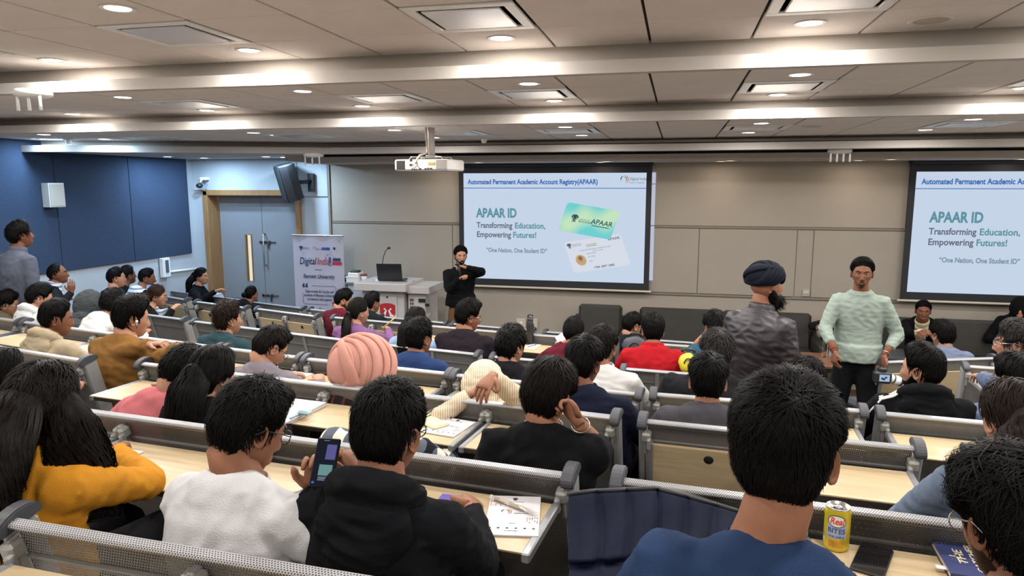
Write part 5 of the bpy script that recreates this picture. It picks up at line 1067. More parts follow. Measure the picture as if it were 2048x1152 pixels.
# ------------------------------------------------------------------ the audience, row by row (A is the nearest)
def rowhead(row, u, v, off):
    lo, hi = .5, 13.0
    for _ in range(40):
        m_ = (lo+hi)/2; p = at(u, v, m_)
        if p[1]-float(ycurve(row, p[0])) < off: lo = m_
        else: hi = m_
    return at(u, v, lo)
def rowyaw(row, x): return math.atan(float(ycurve(row, x+.1)-ycurve(row, x-.1))/.2)
def sit(row, u, v, off, label, **k):
    if (row != 'A' or u < 1200) and not k.pop('raw', 0): off = max(off, .32)
    h = rowhead(row, u, v, off); h[2] -= .016; k.setdefault('yaw', rowyaw(row, h[0])); k.setdefault('seat', .45)
    k.setdefault('lean', math.atan(max(.03, (off-.29)/(h[2]-FLOOR[row]-k['seat']-.10))))      # hips stay in front of the back panel
    return person(label, h, FLOOR[row], **k)
SH = dict
# row A
sit('A', 82, 806, .26, 'woman with long wavy dark hair in a mustard yellow jumper, arm on the desk', hyaw=.15, hpitch=.35, hair=SH(style='long', color='soft', top=.030, side=.024, fall=.42, spread=(.118,.16), wave=.05, messy=.5, w=.0045, curtain=(.38,.075,.045)), fem=.8, shirt=SH(m='yellow', name='jumper'), skinc='brown', detail=2, S=1.0,
    hands={1: on_z(232,902,1.575)}, elbows={1: on_z(300,966,1.575)}, hdirs={1: ((-.45,.75,-.05),(0,0,-1))}, curls=(.55,.45), twist=-.15, legs='trousers_dark')
wm, wmh = sit('A', 497, 846, .30, 'man in white sweatshirt and dark glasses holding up a phone', hyaw=-.42, hpitch=.50, hroll=.0, hscale=.95, hair=SH(style='short', top=.036, side=.016, messy=.9, len=.06, whorl=(.2,-.35,.9)), shirt=SH(m='white', name='sweatshirt', loose=1.08), collar=('crew','white'), skinc='tan', detail=2, glasses='rim_dark', S=1.02,
    hands={-1: at(636,990,1.80), 1: at(722,968,1.80)}, poles={-1: (-.3,-.4,-1), 1: (.6,-.3,-1)}, hdirs={-1: ((.10,.06,1.0),(.25,-.95,.1)), 1: ((-.5,.25,.75),(-.6,-.2,-.4))}, curls=(.75,.8), twist=-.12, bracelet={-1:'threadred'})
sit('A', 776, 856, .28, 'man in navy hoodie with glasses, right hand on the desk beside a booklet', hyaw=-.08, hpitch=.22, hscale=.95, hair=SH(style='short', top=.030, side=.010, messy=.6, whorl=(.1,-.45,.88)), shirt=SH(m='hoodie', name='hoodie', loose=1.02), hood='down', skinc='tan', detail=2, glasses='rim_dark', S=1.04,
    hands={1: on_z(944,1020,1.57), -1: on_z(800,1040,1.60)}, poles={1: (.5,-.4,-.8)}, hdirs={1: ((-.25,.9,-.1),(-.5,0,-.8))}, curls=(.7,.5), shoulder=.98)
sit('A', 1570, 888, .10, 'big dark haired man in blue T-shirt, nearest of the right block', hyaw=-.30, hpitch=.05, hair=SH(style='short', top=.032, side=.011, messy=.55, len=.06, w=.0034, n=5200, whorl=(.25,-.62,.74)), shirt=SH(m='navytee', name='t_shirt', sleeve='short', loose=1.08), collar=('crew','navytee'), skinc='tan', detail=2, S=1.06, hscale=1.0, seat=.50, neck=.150, shoulder=.96, shrug=-.03, nshift=-.028, tilt=.035, beard=SH(len=.004))
sit('A', 2034, 1040, .22, 'man with thin steel glasses bent over a book at the photo edge', hyaw=.30, hpitch=.40, hroll=.0, hair=SH(style='messy', top=.042, side=.022, messy=1.0, len=.07, w=.0045), shirt=SH(m='black', name='shirt'), skinc='tan', detail=2, glasses='rim_steel', S=1.02, seat=.45, beard=SH(len=.004))
# row B
sit('B', 8, 742, .35, 'woman with straight black hair at the left photo edge', hpitch=.2, hair=SH(style='long', fall=.4, spread=(.085,.13)), fem=1, shirt=SH(m='charcoal'), skinc='tan')
sit('B', 362, 738, .42, 'person in pink top, dark haired head resting on an arm', hyaw=.5, hpitch=.75, hroll=.5, hair=SH(style='messy', top=.035, side=.022, messy=.8, len=.06), fem=.8, shirt=SH(m='pink', name='top'), skinc='light', hands={-1: rowhead('B', 300, 800, .55), 1: rowhead('B', 330, 772, .6)}, legs='trousers_grey', side=.12)
sit('B', 425, 745, .26, 'woman with long straight glossy black hair between pink top and white sweatshirt', hpitch=.30, hyaw=-.1, hair=SH(style='long', top=.028, side=.022, fall=.34, spread=(.085,.10), messy=.1, w=.006, wave=.004, n=1500), fem=1, shirt=SH(m='black'), skinc='light', detail=1)
sit('B', 772, 826, .36, 'hunched person in black and white checked overshirt behind the navy hoodie', hpitch=1.1, neck=.09, shrug=.03, shoulder=1.15, hair=SH(style='short', top=.016), shirt=SH(m='checked', name='overshirt', loose=1.12), skinc='tan', seat=.42)
sit('B', 1096, 782, .34, 'man in black T-shirt resting his cheek on his fist', hyaw=-.20, hpitch=.30, hroll=.10, hair=SH(style='short', top=.038, side=.024, messy=.45, len=.07, n=1800, w=.005, color='soft', whorl=(.1,-.3,.92)), shirt=SH(m='black', name='t_shirt', sleeve='short', loose=1.06), skinc='tan', detail=2, necklace='chain', bracelet={1:'steel'}, S=1.0,
    hands={1: at(1158,846,2.50), -1: at(1010,905,2.6)}, elbows={1: on_z(1196,896,1.48)}, hdirs={1: ((-.55,.35,.55),(-.7,-.1,.3))}, curls=(1.1,.5), shoulder=1.05)
sit('B', 2030, 835, .30, 'woman with shiny brown hair in a pale denim jacket at the right photo edge', hyaw=.15, hpitch=.35, hair=SH(style='long', color='brown', top=.026, fall=.3), fem=1, shirt=SH(m='denim', name='jacket'), skinc='light', legs='trousers_jeans')
# row C
sit('C', 262, 632, .36, 'broad man in tan brown jacket leaning over his desk', hyaw=-.42, hpitch=.28, hair=SH(style='short', top=.045, side=.016, messy=.6, len=.075, bias=(0,-.6,.4)), shirt=SH(m='brown', name='jacket', loose=1.14), skinc='light', earbud=1, shoulder=1.16, S=1.04, hands={1: at(362,694,3.95), -1: at(330,688,4.15)}, curls=(.9,.8), bracelet={1:'thread'}, collar=('crew','brown'))
sit('C', 110, 633, .30, 'man in beige hoodie with cropped hair, seen in profile', hyaw=-.5, hpitch=.25, hair=SH(style='short', top=.028, side=.006, messy=.25), shirt=SH(m='beige', name='hoodie', loose=1.1), hood='down', skinc='brown')
sit('C', 540, 690, .36, 'man in grey sweatshirt with a black and white striped collar', hyaw=-.45, hpitch=.72, hair=SH(style='short', top=.032, side=.016, messy=.6, color='soft'), shirt=SH(m='grey', name='sweatshirt', loose=1.08), collar=('band','charcoal'), skinc='light', glasses='rim_dark')
PB = [((-.30,-.85,.18),.70,.016,.00),((-.2,-.88,.16),.52,.018,.012),((-.05,-.9,.2),.34,.020,.022),((.10,-.86,.28),.15,.021,.030),((.20,-.78,.36),-.03,.021,.034),((.26,-.7,.42),-.20,.021,.032),((.30,-.6,.5),-.38,.02,.026),((-.5,-.5,-.2),.30,.03,.03)]
sit('C', 728, 730, .24, 'person in plaid shirt wearing a large pink wrapped turban', hpitch=-.02, hyaw=-.15, turban=SH(m='turbanpink', r=(.170,.184,.166), c=(0,-.022,.014), bands=PB), shirt=SH(m='plaid', name='shirt'), skinc='tan', detail=1, side=.10, raw=1, lean=-.30)
sit('C', 965, 772, .30, 'person slumped on the desk in a cream ribbed hooded knit', hpitch=1.0, hood='up', shirt=SH(m='creamknit', name='knit', loose=1.1), skinc='tan', seat=.42, hands={1: at(985,752,3.15), -1: at(940,790,3.4)}, poles={1: (1,.2,.1)}, hdirs={1: ((-.2,-.6,-.3),(0,.3,-1))}, curls=(.35,.5))
sit('C', 1167, 722, .24, 'man in navy jacket leaning into the centre aisle', hyaw=-.25, hpitch=.30, hair=SH(style='short', top=.036, side=.014, messy=.4, len=.06), shirt=SH(m='navy', name='jacket', loose=1.08), skinc='brown', collar=('polo','navy'), side=-.08, detail=1)
sit('C', 1416, 758, .22, 'man in dark grey T-shirt with ears showing, behind the folded desk', hpitch=.12, hyaw=.02, hair=SH(style='short', top=.034, side=.010, messy=.5, len=.055), shirt=SH(m='greytee', name='t_shirt', sleeve='short'), collar=('crew','greytee'), skinc='tan', detail=1)
# row D
sit('D', 455, 636, .28, 'young man with tousled hair in a teal T-shirt', hyaw=-.25, hpitch=.05, hair=SH(style='messy', top=.045, side=.014, messy=1.5, len=.055, color='brown'), shirt=SH(m='teal', name='t_shirt', sleeve='short'), collar=('crew','charcoal'), skinc='light')
sit('D', 838, 672, .24, 'man in royal blue collared shirt beyond the pink turban', hyaw=-.22, hpitch=.10, hair=SH(style='curly', top=.038, side=.010), shirt=SH(m='polo', name='shirt'), collar=('polo','polo'), skinc='tan', shoulder=1.05)
sit('D', 1022, 688, .26, 'curly haired man in a black top in front of the cream knit', hyaw=-.30, hpitch=.25, hair=SH(style='curly', top=.040, side=.026), shirt=SH(m='charcoal', name='sweater'), collar=('crew','charcoal'), skinc='light')
sit('D', 1205, 690, .24, 'man in white collarless shirt at the centre aisle', hyaw=-.15, hpitch=.22, hair=SH(style='short', top=.030, side=.012, messy=.5, color='soft'), shirt=SH(m='offwhite', name='shirt', loose=1.1), collar=('band','offwhite'), skinc='tan', shoulder=1.08)
sit('D', 1434, 703, .22, 'broad man with wavy greying hair in a black T-shirt', hpitch=.35, hyaw=.1, hair=SH(style='messy', top=.04, side=.02, messy=1.0, color='grey'), shirt=SH(m='charcoal', name='t_shirt', sleeve='short', loose=1.25), skinc='tan', shoulder=1.3, side=.05)
sit('D', 1612, 757, .32, 'dark wavy head low behind the blue T-shirt man', hpitch=.35, hair=SH(style='messy', top=.034, side=.02, messy=.8), shirt=SH(m='black', name='shirt'), skinc='tan', hyaw=-.2)
bh = sit('D', 1846, 735, .20, 'bearded man in black hoodie with white sleeve stripes, face turned left', hyaw=.85, hpitch=.12, hair=SH(style='short', top=.038, side=.010, messy=.4, len=.06), shirt=SH(m='black', name='hoodie', loose=1.12), hood='down', skinc='light', beard=SH(len=.007), S=1.04, shoulder=1.06, stripes=-1)[0]
sit('D', 2032, 752, .22, 'dark haired man with clear glasses in shiny blue nylon at the photo edge', hyaw=.5, hpitch=.3, hair=SH(style='short', top=.034, side=.014), shirt=SH(m='shinyblue', name='jacket'), skinc='tan', glasses='rim_steel')
sit('D', 2034, 682, 1.05, 'man with curly grey streaked hair and glasses in a shiny blue jacket facing left', yaw=.35, hyaw=.75, hpitch=.15, hair=SH(style='curly', top=.038, side=.024, color='grey'), shirt=SH(m='shinyblue', name='jacket', loose=1.15), collar=('polo','shinyblue'), skinc='light', glasses='rim_steel', beard=SH(len=.004), hands={-1: at(1945,752,4.75)}, seat=.52, S=1.06)
sit('D', 78, 592, .34, 'man in white hoodie at the far left, hair falling forward', hyaw=-.35, hpitch=.45, hair=SH(style='messy', top=.032, side=.018, messy=.9), shirt=SH(m='white', name='hoodie', loose=1.08), hood='down', skinc='light')
sit('D', 14, 606, .22, 'man in olive top with glasses at the left photo edge', hyaw=-.55, hpitch=.30, hair=SH(style='messy', top=.038, side=.022, messy=.8), shirt=SH(m='olive', name='top'), skinc='light', glasses='rim_steel')
sit('D', 226, 604, .55, 'dark curly head just beyond the tan jacket', hpitch=.3, hair=SH(style='curly', top=.036, side=.024), shirt=SH(m='offwhite', name='shirt'), skinc='tan')
# row E
sit('E', 716, 620, .30, 'woman in purple jumper with a low ponytail, writing with a pencil', hyaw=-.35, hpitch=.15, hair=SH(style='ponytail', top=.016, side=.010, messy=.12, fall=.34, spread=(.03,.05), tie=(.05,-.92,-.15), color='soft'), fem=1, shirt=SH(m='purple', name='jumper'), skinc='light', hands={1: rowhead('E', 777, 660, .72)}, hdirs={1: ((-.4,.8,.1),(-.5,0,-.8))}, curls=(.8,.5))
sit('E', 832, 640, .26, 'woman with straight dark hair in a pale blue top', hyaw=-.2, hpitch=.15, hair=SH(style='long', top=.020, side=.018, fall=.34, spread=(.075,.085), messy=.12, wave=.004, color='soft'), fem=1, shirt=SH(m='lightblue', name='top'), skinc='light')
sit('E', 936, 630, .40, 'man in plum black sweater with round glasses, looking down to the right', hyaw=-.75, hpitch=.30, hair=SH(style='short', top=.042, side=.016, messy=.7, len=.06), shirt=SH(m='plum', name='sweater', loose=1.1), collar=('band','plum'), skinc='tan', glasses='rim_steel', shoulder=1.1, S=1.08)
sit('E', 1147, 660, .40, 'woman in maroon with a black ponytail holding a sheet of paper', hyaw=-.1, hpitch=.2, hair=SH(style='ponytail', top=.016, side=.012, messy=.1, fall=.26, tie=(.45,-.85,-.35)), fem=1, shirt=SH(m='maroon', name='top'), skinc='tan', hands={-1: rowhead('E', 1128, 686, .62)})
sit('E', 1306, 658, .24, 'man in bright red jacket', hyaw=.05, hpitch=.12, hair=SH(style='curly', top=.036, side=.012), shirt=SH(m='red', name='jacket', loose=1.12), collar=('polo','red'), skinc='tan', shoulder=1.12)
sit('E', 1432, 652, .34, 'person in teal shirt leaning a cheek on a raised hand', hyaw=.25, hpitch=.25, hair=SH(style='messy', top=.035, side=.02, messy=.6), shirt=SH(m='tealshirt', name='shirt', sleeve='short'), skinc='light', hands={-1: rowhead('E', 1411, 668, .40)}, elbows={-1: rowhead('E', 1388, 700, .50)}, hdirs={-1: ((.3,.2,.8),(.8,0,.2))}, curls=(.5,.9), side=-.10)
# row F
sit('F', 686, 598, .30, 'man in maroon T-shirt near the roll-up banner', hyaw=-.7, hpitch=.45, hair=SH(style='short', top=.036, side=.016), shirt=SH(m='maroon', name='t_shirt', sleeve='short'), skinc='light', beard=SH(len=.004), detail=0)
sit('F', 744, 603, .42, 'person in dark green top with black cropped hair below the lectern crest', hyaw=-.2, hpitch=.2, hair=SH(style='short', top=.026, side=.018), shirt=SH(m='darkgreen', name='top'), skinc='tan', detail=0)
sit('F', 1264, 648, .30, 'man with glasses in a black jacket below the armchair', hyaw=-.75, hpitch=.4, hair=SH(style='short', top=.028, side=.012), shirt=SH(m='charcoal', name='jacket', loose=1.1), skinc='light', glasses='rim_dark', detail=0)
sit('F', 1886, 668, .26, 'man in grey blue suit jacket facing the sofa', hyaw=.25, hpitch=.2, hair=SH(style='messy', top=.036, side=.016, messy=.7), shirt=SH(m='suitgrey', name='suit_jacket', loose=1.08), collar=('polo','suitgrey'), skinc='light', shoulder=1.05, detail=1)
# far left by the wall and the door
person('balding man in dark jacket by the left wall, hand raised to his chin', at(114,548,8.0), .31, yaw=-.7, hyaw=-.15, hair=SH(style='bald'), shirt=SH(m='charcoal', name='jacket', front='striped', flabel='pale striped shirt front'), collar=('polo','striped'), skinc='brown', hands={1: at(143,584,7.85), -1: at(125,600,7.9)}, hdirs={1: ((.1,.0,1),(-.6,.5,0))}, curls=(.3,.6))
person('man in black with a side parting, third row from the front by the left wall', at(232,556,8.5), .21, yaw=-.35, hyaw=-.35, hpitch=.1, hair=SH(style='short', top=.026), shirt=SH(m='charcoal', name='jacket'), skinc='light', detail=0)
person('dark haired man half hidden beyond the black jacket by the left wall', at(255,551,9.1), .21, yaw=-.35, hair=SH(style='short', top=.024), shirt=SH(m='black', name='jacket'), skinc='brown', detail=0)
person('man in white striped shirt by the left wall, laptop before him', at(293,556,9.0), .21, yaw=-.45, hyaw=-.4, hpitch=.25, hair=SH(style='short', top=.022, side=.006), shirt=SH(m='striped', name='shirt'), skinc='brown', detail=0)
person('woman with wavy brown hair and glasses in a black jacket beside an open laptop', at(313,592,7.9), .21, yaw=-.5, hyaw=-.4, hpitch=.25, hair=SH(style='long', color='chestnut', top=.024, fall=.36, wave=.03, spread=(.085,.12)), fem=1, shirt=SH(m='black', name='jacket'), skinc='light', glasses='rim_steel', hands={1: at(345,618,7.7)})
person('person hidden under a raised grey hood', at(179,612,6.5), .31, yaw=-.35, hpitch=.5, hood='up', shirt=SH(m='hoodgrey', name='hoodie'), skinc='tan', hyaw=-.2)
person('small dark haired head in the front row before the door', at(503,588,9.75), .0, yaw=-.4, hair=SH(style='bun', top=.016, side=.012), fem=1, shirt=SH(m='black', name='top'), skinc='tan', detail=0, S=.92)
person('smiling woman in black at the side table beside the door, turned to the camera', at(402,553,10.25), 0, yaw=-1.2, hyaw=-.25, hpitch=.1, hair=SH(style='long', top=.022, fall=.3, spread=(.075,.10)), fem=1, shirt=SH(m='black', name='jacket'), skinc='light', hands={1: at(432,582,10.0)})
# ------------------------------------------------------------------ people on their feet and on the sofas
sp_h = at(921, 512, 9.2); _, sph = person('speaker in black jacket and tan trousers holding a microphone to his mouth', sp_h, 0, yaw=PI+.42, hyaw=.12, hpitch=.10, neck=.148, seat=None, hair=SH(style='short', top=.03, side=.012), beard=SH(len=.007), shirt=SH(m='black', name='jacket', loose=1.1, hem=.12), collar=('band','black'), skinc='light', legs='trousers_tan', detail=2, glasses=None,
    hands={-1: at(930,535,8.95), 1: at(921,556,8.95)}, poles={-1: (.9,.2,-.15), 1: (-.7,.2,-.7)}, hdirs={-1: ((-.75,-.3,.25),(-.3,-.2,-.7)), 1: ((.7,-.5,.35),(0,.3,-.8))}, curls=(1.3,.9), bracelet={1:'steel'})
person('standing man in dark plum jacket and navy turban, beard in profile', at(1531,572,4.55), .31, yaw=-.62, hyaw=-.62, neck=.148, seat=None, turban=SH(m='turbannavy', r=(.098,.122,.096), c=(0,-.012,.062), bands=[((.25,-.75,.35),.55,.02,.0),((.22,-.72,.5),.36,.02,.012),((.2,-.7,.6),.16,.021,.02),((.18,-.62,.75),-.04,.021,.024),((.15,-.5,.85),-.24,.021,.02),((-.5,.1,.8),.2,.022,.012),((-.6,.3,.6),.0,.022,.012)]), shirt=SH(m='plumjacket', name='jacket', loose=1.16, wrinkle=1.0, hem=-.12), collar=('polo','plumjacket'), skinc='tan', beard=SH(len=.034), detail=2, shoulder=1.06)
gm_, gmh = person('standing man in sage green sweatshirt and black jeans holding a camera', at(1724,547,5.8), .17, yaw=PI-.28, hyaw=.10, hpitch=.06, neck=.148, seat=None, hair=SH(style='messy', top=.026, side=.014, messy=.6, quiff=.2), beard=SH(len=.004, goatee=True), shirt=SH(m='sage', name='sweatshirt', sleeve='three', loose=1.12, wrinkle=1.0, hem=.06), collar=('crew','sage'), skinc='brown', detail=2, hands={-1: at(1768,712,5.7), 1: at(1670,704,5.72)}, poles={1: (-.8,.5,-.2), -1: (.8,.5,-.2)}, hdirs={-1: ((.05,-.1,-1),(-.6,-.2,0)), 1: ((-.05,-.15,-1),(.7,.3,0))}, curls=(.5,.8), bracelet={1:'threadred', -1:'steel'})
person('standing man in grey denim jacket with curly hair, back to the camera', at(40,470,6.65), .50, yaw=-.15, hyaw=-.25, neck=.148, seat=None, hair=SH(style='curly', top=.034, side=.026), shirt=SH(m='denimgrey', name='jacket', loose=1.12), collar=('polo','denimgrey'), skinc='brown', detail=1)
person('man in black blazer and cream shirt seated on the right sofa, hands folded', at(1846,622,8.4), 0, yaw=PI-.30, hyaw=.1, hpitch=.15, hair=SH(style='short', top=.022, side=.008), shirt=SH(m='black', name='blazer', front='shirtcream', flabel='cream open-necked shirt front'), collar=('polo','shirtcream'), skinc='brown', detail=2, hands={1: at(1845,663,8.15), -1: at(1852,666,8.12)}, hdirs={1: ((.8,-.4,-.1),(0,.5,-.8)), -1: ((-.6,-.5,-.1),(0,.5,-.8))}, curls=(.6,.7), neck=.148, seat=.40)
person('woman in black coat and dark headscarf on the right sofa', at(2040,618,8.5), 0, yaw=PI-.35, hyaw=.0, hpitch=.05, hood='up', fem=1, shirt=SH(m='black', name='coat'), skinc='light', detail=1, seat=.40)
person('seated man in dark suit mostly hidden behind the green sweatshirt, arm on the armrest', at(1672,632,8.9), 0, yaw=PI-.2, hair=SH(style='short', top=.022), shirt=SH(m='charcoal', name='suit_jacket'), skinc='brown', detail=1, hands={1: at(1650,650,8.65)}, poles={1: (-1,.2,-.2)}, hdirs={1: ((-.8,-.5,0),(0,0,-1))}, seat=.42)
# ------------------------------------------------------------------ things on desks, in hands and on chairs
def DZ(row): return RAIL[row]-.100+.0035
def rect(tl, tr, br, z):
    a, b, c = (np.array(on_z(*q, z)) for q in (tl, tr, br)); x = unit(b-a); h = b-c; y = unit(h - x*(h@x)); w = np.linalg.norm(b-a); hh = np.linalg.norm(h - x*(h@x))
    return (a+b)/2 - y*hh/2, x, y, w, hh
def on_desk(name, label, cat, c, x, group=None):
    return thing(name, label, cat, tuple(c), math.atan2(x[1], x[0]), group)
LM = lambda x, y, z=0: Matrix.Translation((x, y, z))
def booklet(tl, tr, br, z, label):
    c, x, y, w, h = rect(tl, tr, br, z); t = on_desk('booklet', label, 'booklet', c, x); MB().box((0,0,.003), (w,h,.006), None, .001).build('pages', MATS['paper'], t)
    ink = lambda rgb: mat('ink_%d_%d_%d' % rgb, s2l(*rgb), .6); k = w/.21; zt_ = .0066
    emblem(t, LM(0, h*.40, zt_), .022*k, ink((60,50,60))); text('lettering', 'MINISTRY OF ELECTRONICS', .006*k, LM(0,h*.33,zt_), ink((60,50,60)), t); digital_mark(t, LM(-.03*k, h*.06, zt_), .046*k, ink)
    text('lettering', 'Digital India', .012*k, LM(.03*k,h*.03,zt_), ink((90,90,100)), t, shear=.2); text('lettering', 'www.digitalindia.gov.in', .006*k, LM(0,-h*.40,zt_), ink((90,90,100)), t); text('lettering', 'Notebook', .006*k, LM(0,-h*.22,zt_), ink((90,90,100)), t)
    for i in range(6): flat(t, 'icon', rrect((-.40+.16*i)*w, -h*.34, .010*k, .007*k, .003*k), LM(0,0,zt_), ink((50,46,60)))
    for sx, yy in ((-1,.22),(1,-.20)):
        for i in range(5):
            for j in range(4):
                if random.random() < .75: xx = sx*(w*.46-i*.010*k); q = .006*k; flat(t, 'printed_triangle', [(xx-q/2,yy*h+j*.012*k,0),(xx+q/2,yy*h+j*.012*k,0),(xx,yy*h+j*.012*k+q,0)], LM(0,0,zt_), ink(random.choice([(200,130,50),(60,60,80),(170,90,60)])))
    return t, c, x, y, w, h
t, c, x, y, w, h = booklet((982,994),(1082,997),(1073,1076), DZ('B'), 'white printed booklet with an orange green logo beside the navy hoodie, pen on it')
pn = on_desk('wrapped_pen', 'cream pen in a clear wrapper lying across the nearer booklet', 'pen', c+x*.02*0+np.array([0,0,.0072]), x); P0_, P1_ = (-w*.40, h*.36, .006), (w*.24, h*.06, .006)
MB().tube([P0_, tuple(np.array(P0_)*.95+np.array(P1_)*.05), tuple(np.array(P0_)*.1+np.array(P1_)*.9), P1_], [.003,.0055,.0055,.003], 10).build('barrel', mat('pen_cream', s2l(206,190,160), .35), pn); a_ = np.array(P0_); b_ = np.array(P1_); d_ = unit(b_-a_); n_ = np.array([-d_[1], d_[0], 0])
gw = MB().grid([[a_+d_*(k-.02)*1.0 + n_*q*.011 + np.array([0,0,.0055*math.cos(q*1.3)+.002*math.sin(k*80+q*4)]) for q in (-1,-.5,0,.5,1)] for k in np.linspace(0, np.linalg.norm(b_-a_)+.06, 24)]); gw.build('wrapper', mat('clear_wrapper', (.95,.93,.9), .08, trans=.92), pn)
booklet((889,836),(952,846),(918,878), DZ('C'), 'white printed booklet on the desk beyond the hunched checked shirt')
def phone(name, label, tl, tr, br, z, screen=None, th=.009, cat='phone', dz=0):
    c, x, y, w, h = rect(tl, tr, br, z); t = on_desk(name, label, cat, c+np.array([0,0,dz]), x); MB().box((0,0,th/2), (w,h,th), None, .0035).build('phone_body', MATS['blackplastic'], t); flat(t, 'phone_screen', rrect(0,0,w*.93,h*.96,min(w,h)*.08), LM(0,0,th), screen or MATS['screenblack'], .0006); return t
phone('mobile_phone', 'black mobile phone face up on the desk beside the juice can', (1722,1088),(1788,1106),(1766,1160), DZ('B'))
phone('mobile_phone', 'phone with a violet screen under the right hand of the navy hoodie', (884,992),(922,996),(918,1018), DZ('B'), glow('violet_screen', s2l(150,130,210), .9))
phone('mobile_phone', 'dark phone on the small open desk left of the tousled hair', (392,615),(412,617),(408,622), DZ('F'))
# the phone in the hands of the man in white
def slab_in_space(name, label, tl, tr, bl, cat, d):
    A, Bq, Cq = at(*tl), at(*tr), at(*bl); x = unit(Bq-A); yv = A-Cq; y = unit(yv-x*(yv@x)); n = np.cross(x, y); w = np.linalg.norm(Bq-A); h = np.linalg.norm(yv); c = (Bq+Cq)/2
    t = thing(name, label, cat, tuple(c)); R = np.column_stack([x, y, n]); M_ = Matrix([[*R[i], 0] for i in range(3)]+[[0,0,0,1]]); return t, M_, R, w, h
t, M_, R, w, h = slab_in_space('mobile_phone', 'phone with a lit chat screen in the hands of the man in white', (641,876,1.74),(687,879,1.74),(613,972,1.68), 'phone', .009)
MB().box((0,0,0), (w,h,.009), R, .003).build('phone_body', MATS['blackplastic'], t)
def onp(x0, y0, x1, y1, z=.0052): return [((x0-.5)*w,(y0-.5)*h,z),((x1-.5)*w,(y0-.5)*h,z),((x1-.5)*w,(y1-.5)*h,z),((x0-.5)*w,(y1-.5)*h,z)]
flat(t, 'phone_screen', onp(.04,.02,.96,.98,.0046), M_, glow('phone_dark', s2l(34,36,46), .8), .0004); flat(t, 'chat_picture', onp(.48,.55,.90,.86), M_, glow('phone_violet', s2l(96,92,150), .9), .0003); flat(t, 'chat_picture', onp(.30,.22,.86,.44), M_, glow('phone_teal', s2l(110,150,150), .9), .0003)
for i in range(4): flat(t, 'chat_line', onp(.32,.12+.022*i,.70+.05*(i%2),.13+.022*i), M_, glow('phone_text', s2l(150,160,180), .8), .0003)
flat(t, 'chat_dot', onp(.10,.055,.20,.095), M_, glow('phone_blue', s2l(60,120,210), .9), .0003); flat(t, 'chat_line', onp(.3,.935,.55,.945), M_, glow('phone_text', s2l(150,160,180), .8), .0003)
# notebook stack, earphone case and pen
c, x, y, w, h = rect((579,803),(652,812),(606,860), DZ('C')); t = on_desk('paper_stack', 'stack of white loose paper with a pale blue earphone case on it', 'paper', c, x)
for i in range(3): MB().box((random.uniform(-.004,.004), random.uniform(-.004,.004), .004+.007*i), (w,h,.0064), rotz(random.uniform(-.03,.03)), .001).build('sheaf', MATS['paper'], t)
q = on_z(610,829,DZ('C')+.022); t = on_desk('earphone_case', 'small pale blue earphone case on the paper stack', 'case', q, x); MB().box((0,0,.012), (.062,.05,.024), None, .011).build('case_body', mat('case_blue', s2l(150,180,196), .35), t); MB().box((0,0,.0125), (.0625,.0505,.0012), None, 0).build('lid_seam', mat('seam_grey', s2l(110,136,150), .5), t)
q = on_z(594,832,DZ('C')+.022); t = on_desk('pen', 'short pale blue pen beside the earphone case', 'pen', q, y); MB().tube([(-.055,0,.006),(-.05,0,.006),(.03,0,.006),(.052,0,.006)], [.003,.006,.006,.002], 10).build('barrel', mat('case_blue'), t)
# juice can
q = on_z(1671,1095,DZ('B')); t = thing('drink_can', 'yellow fruit juice can on the desk right of the blue T-shirt', 'can', tuple(q), -.25); r = .034; Hc_ = .126
MB().lathe([(0,.003),(r*.82,.0),(r*.9,.004),(r,.012),(r,Hc_-.014),(r*.92,Hc_-.004)], seg=36).build('can_body', mat('can_yellow', s2l(206,186,44), .28, .35, var=(14,.12)), t); MB().lathe([(r*.92,Hc_-.004),(r*.94,Hc_),(r*.88,Hc_),(r*.84,Hc_-.006),(0,Hc_-.006)], seg=36).build('can_lid', MATS['steel'], t)
MB().tube([(-.012,0,Hc_-.004),(0,.006,Hc_-.003),(.012,0,Hc_-.004),(0,-.006,Hc_-.003),(-.012,0,Hc_-.004)], .002, 6).build('pull_tab', MATS['steel'], t)
def curved(name, out, mm, zc, a0=0, k=1.006):
    """flat print wrapped on the can: outline in (angle*r, z)"""
    V = [(r*k*math.sin(p[0]/r+a0), -r*k*math.cos(p[0]/r+a0), zc+p[1]) for p in out]; MB().poly(V).build(name, mm, t)
def strip(name, w_, h_, zc, mm, a0=0, k=1.006):
    xs_ = np.linspace(-w_/2, w_/2, 12); MB().grid([[(r*k*math.sin(p/r+a0), -r*k*math.cos(p/r+a0), zc+s) for s in (-h_/2,h_/2)] for p in xs_]).build(name, mm, t)
ov = lambda w_, h_, zc, mm, k: MB().grid([[(r*k*math.sin(p/r), -r*k*math.cos(p/r), zc+s*h_/2*math.sqrt(max(0,1-(2*p/w_)**2))) for s in (-1,1)] for p in np.linspace(-w_/2,w_/2,18)]).build('label_oval', mm, t)
blu = mat('can_blue', s2l(40,50,110), .4); wht = mat('can_white', s2l(226,222,214), .4)
strip('label_panel', .052, .040, .062, mat('can_bluegrey', s2l(150,166,196), .4)); ov(.050, .036, .092, blu, 1.008); ov(.045, .031, .092, wht, 1.012)
def wrap_text(body, size, zc, mm, bold=0, shear=0, k=1.02, fit=None):
    o = text('lettering', body, size, Matrix.Identity(4), mm, t, bold=bold, shear=shear); V = mverts(o.data)
    if fit: V[:,0] *= fit/(V[:,0].max()-V[:,0].min())
    W = np.stack([r*k*np.sin(V[:,0]/r), -r*k*np.cos(V[:,0]/r)-V[:,2]*.5, zc+V[:,1]], 1); setverts(o.data, W)
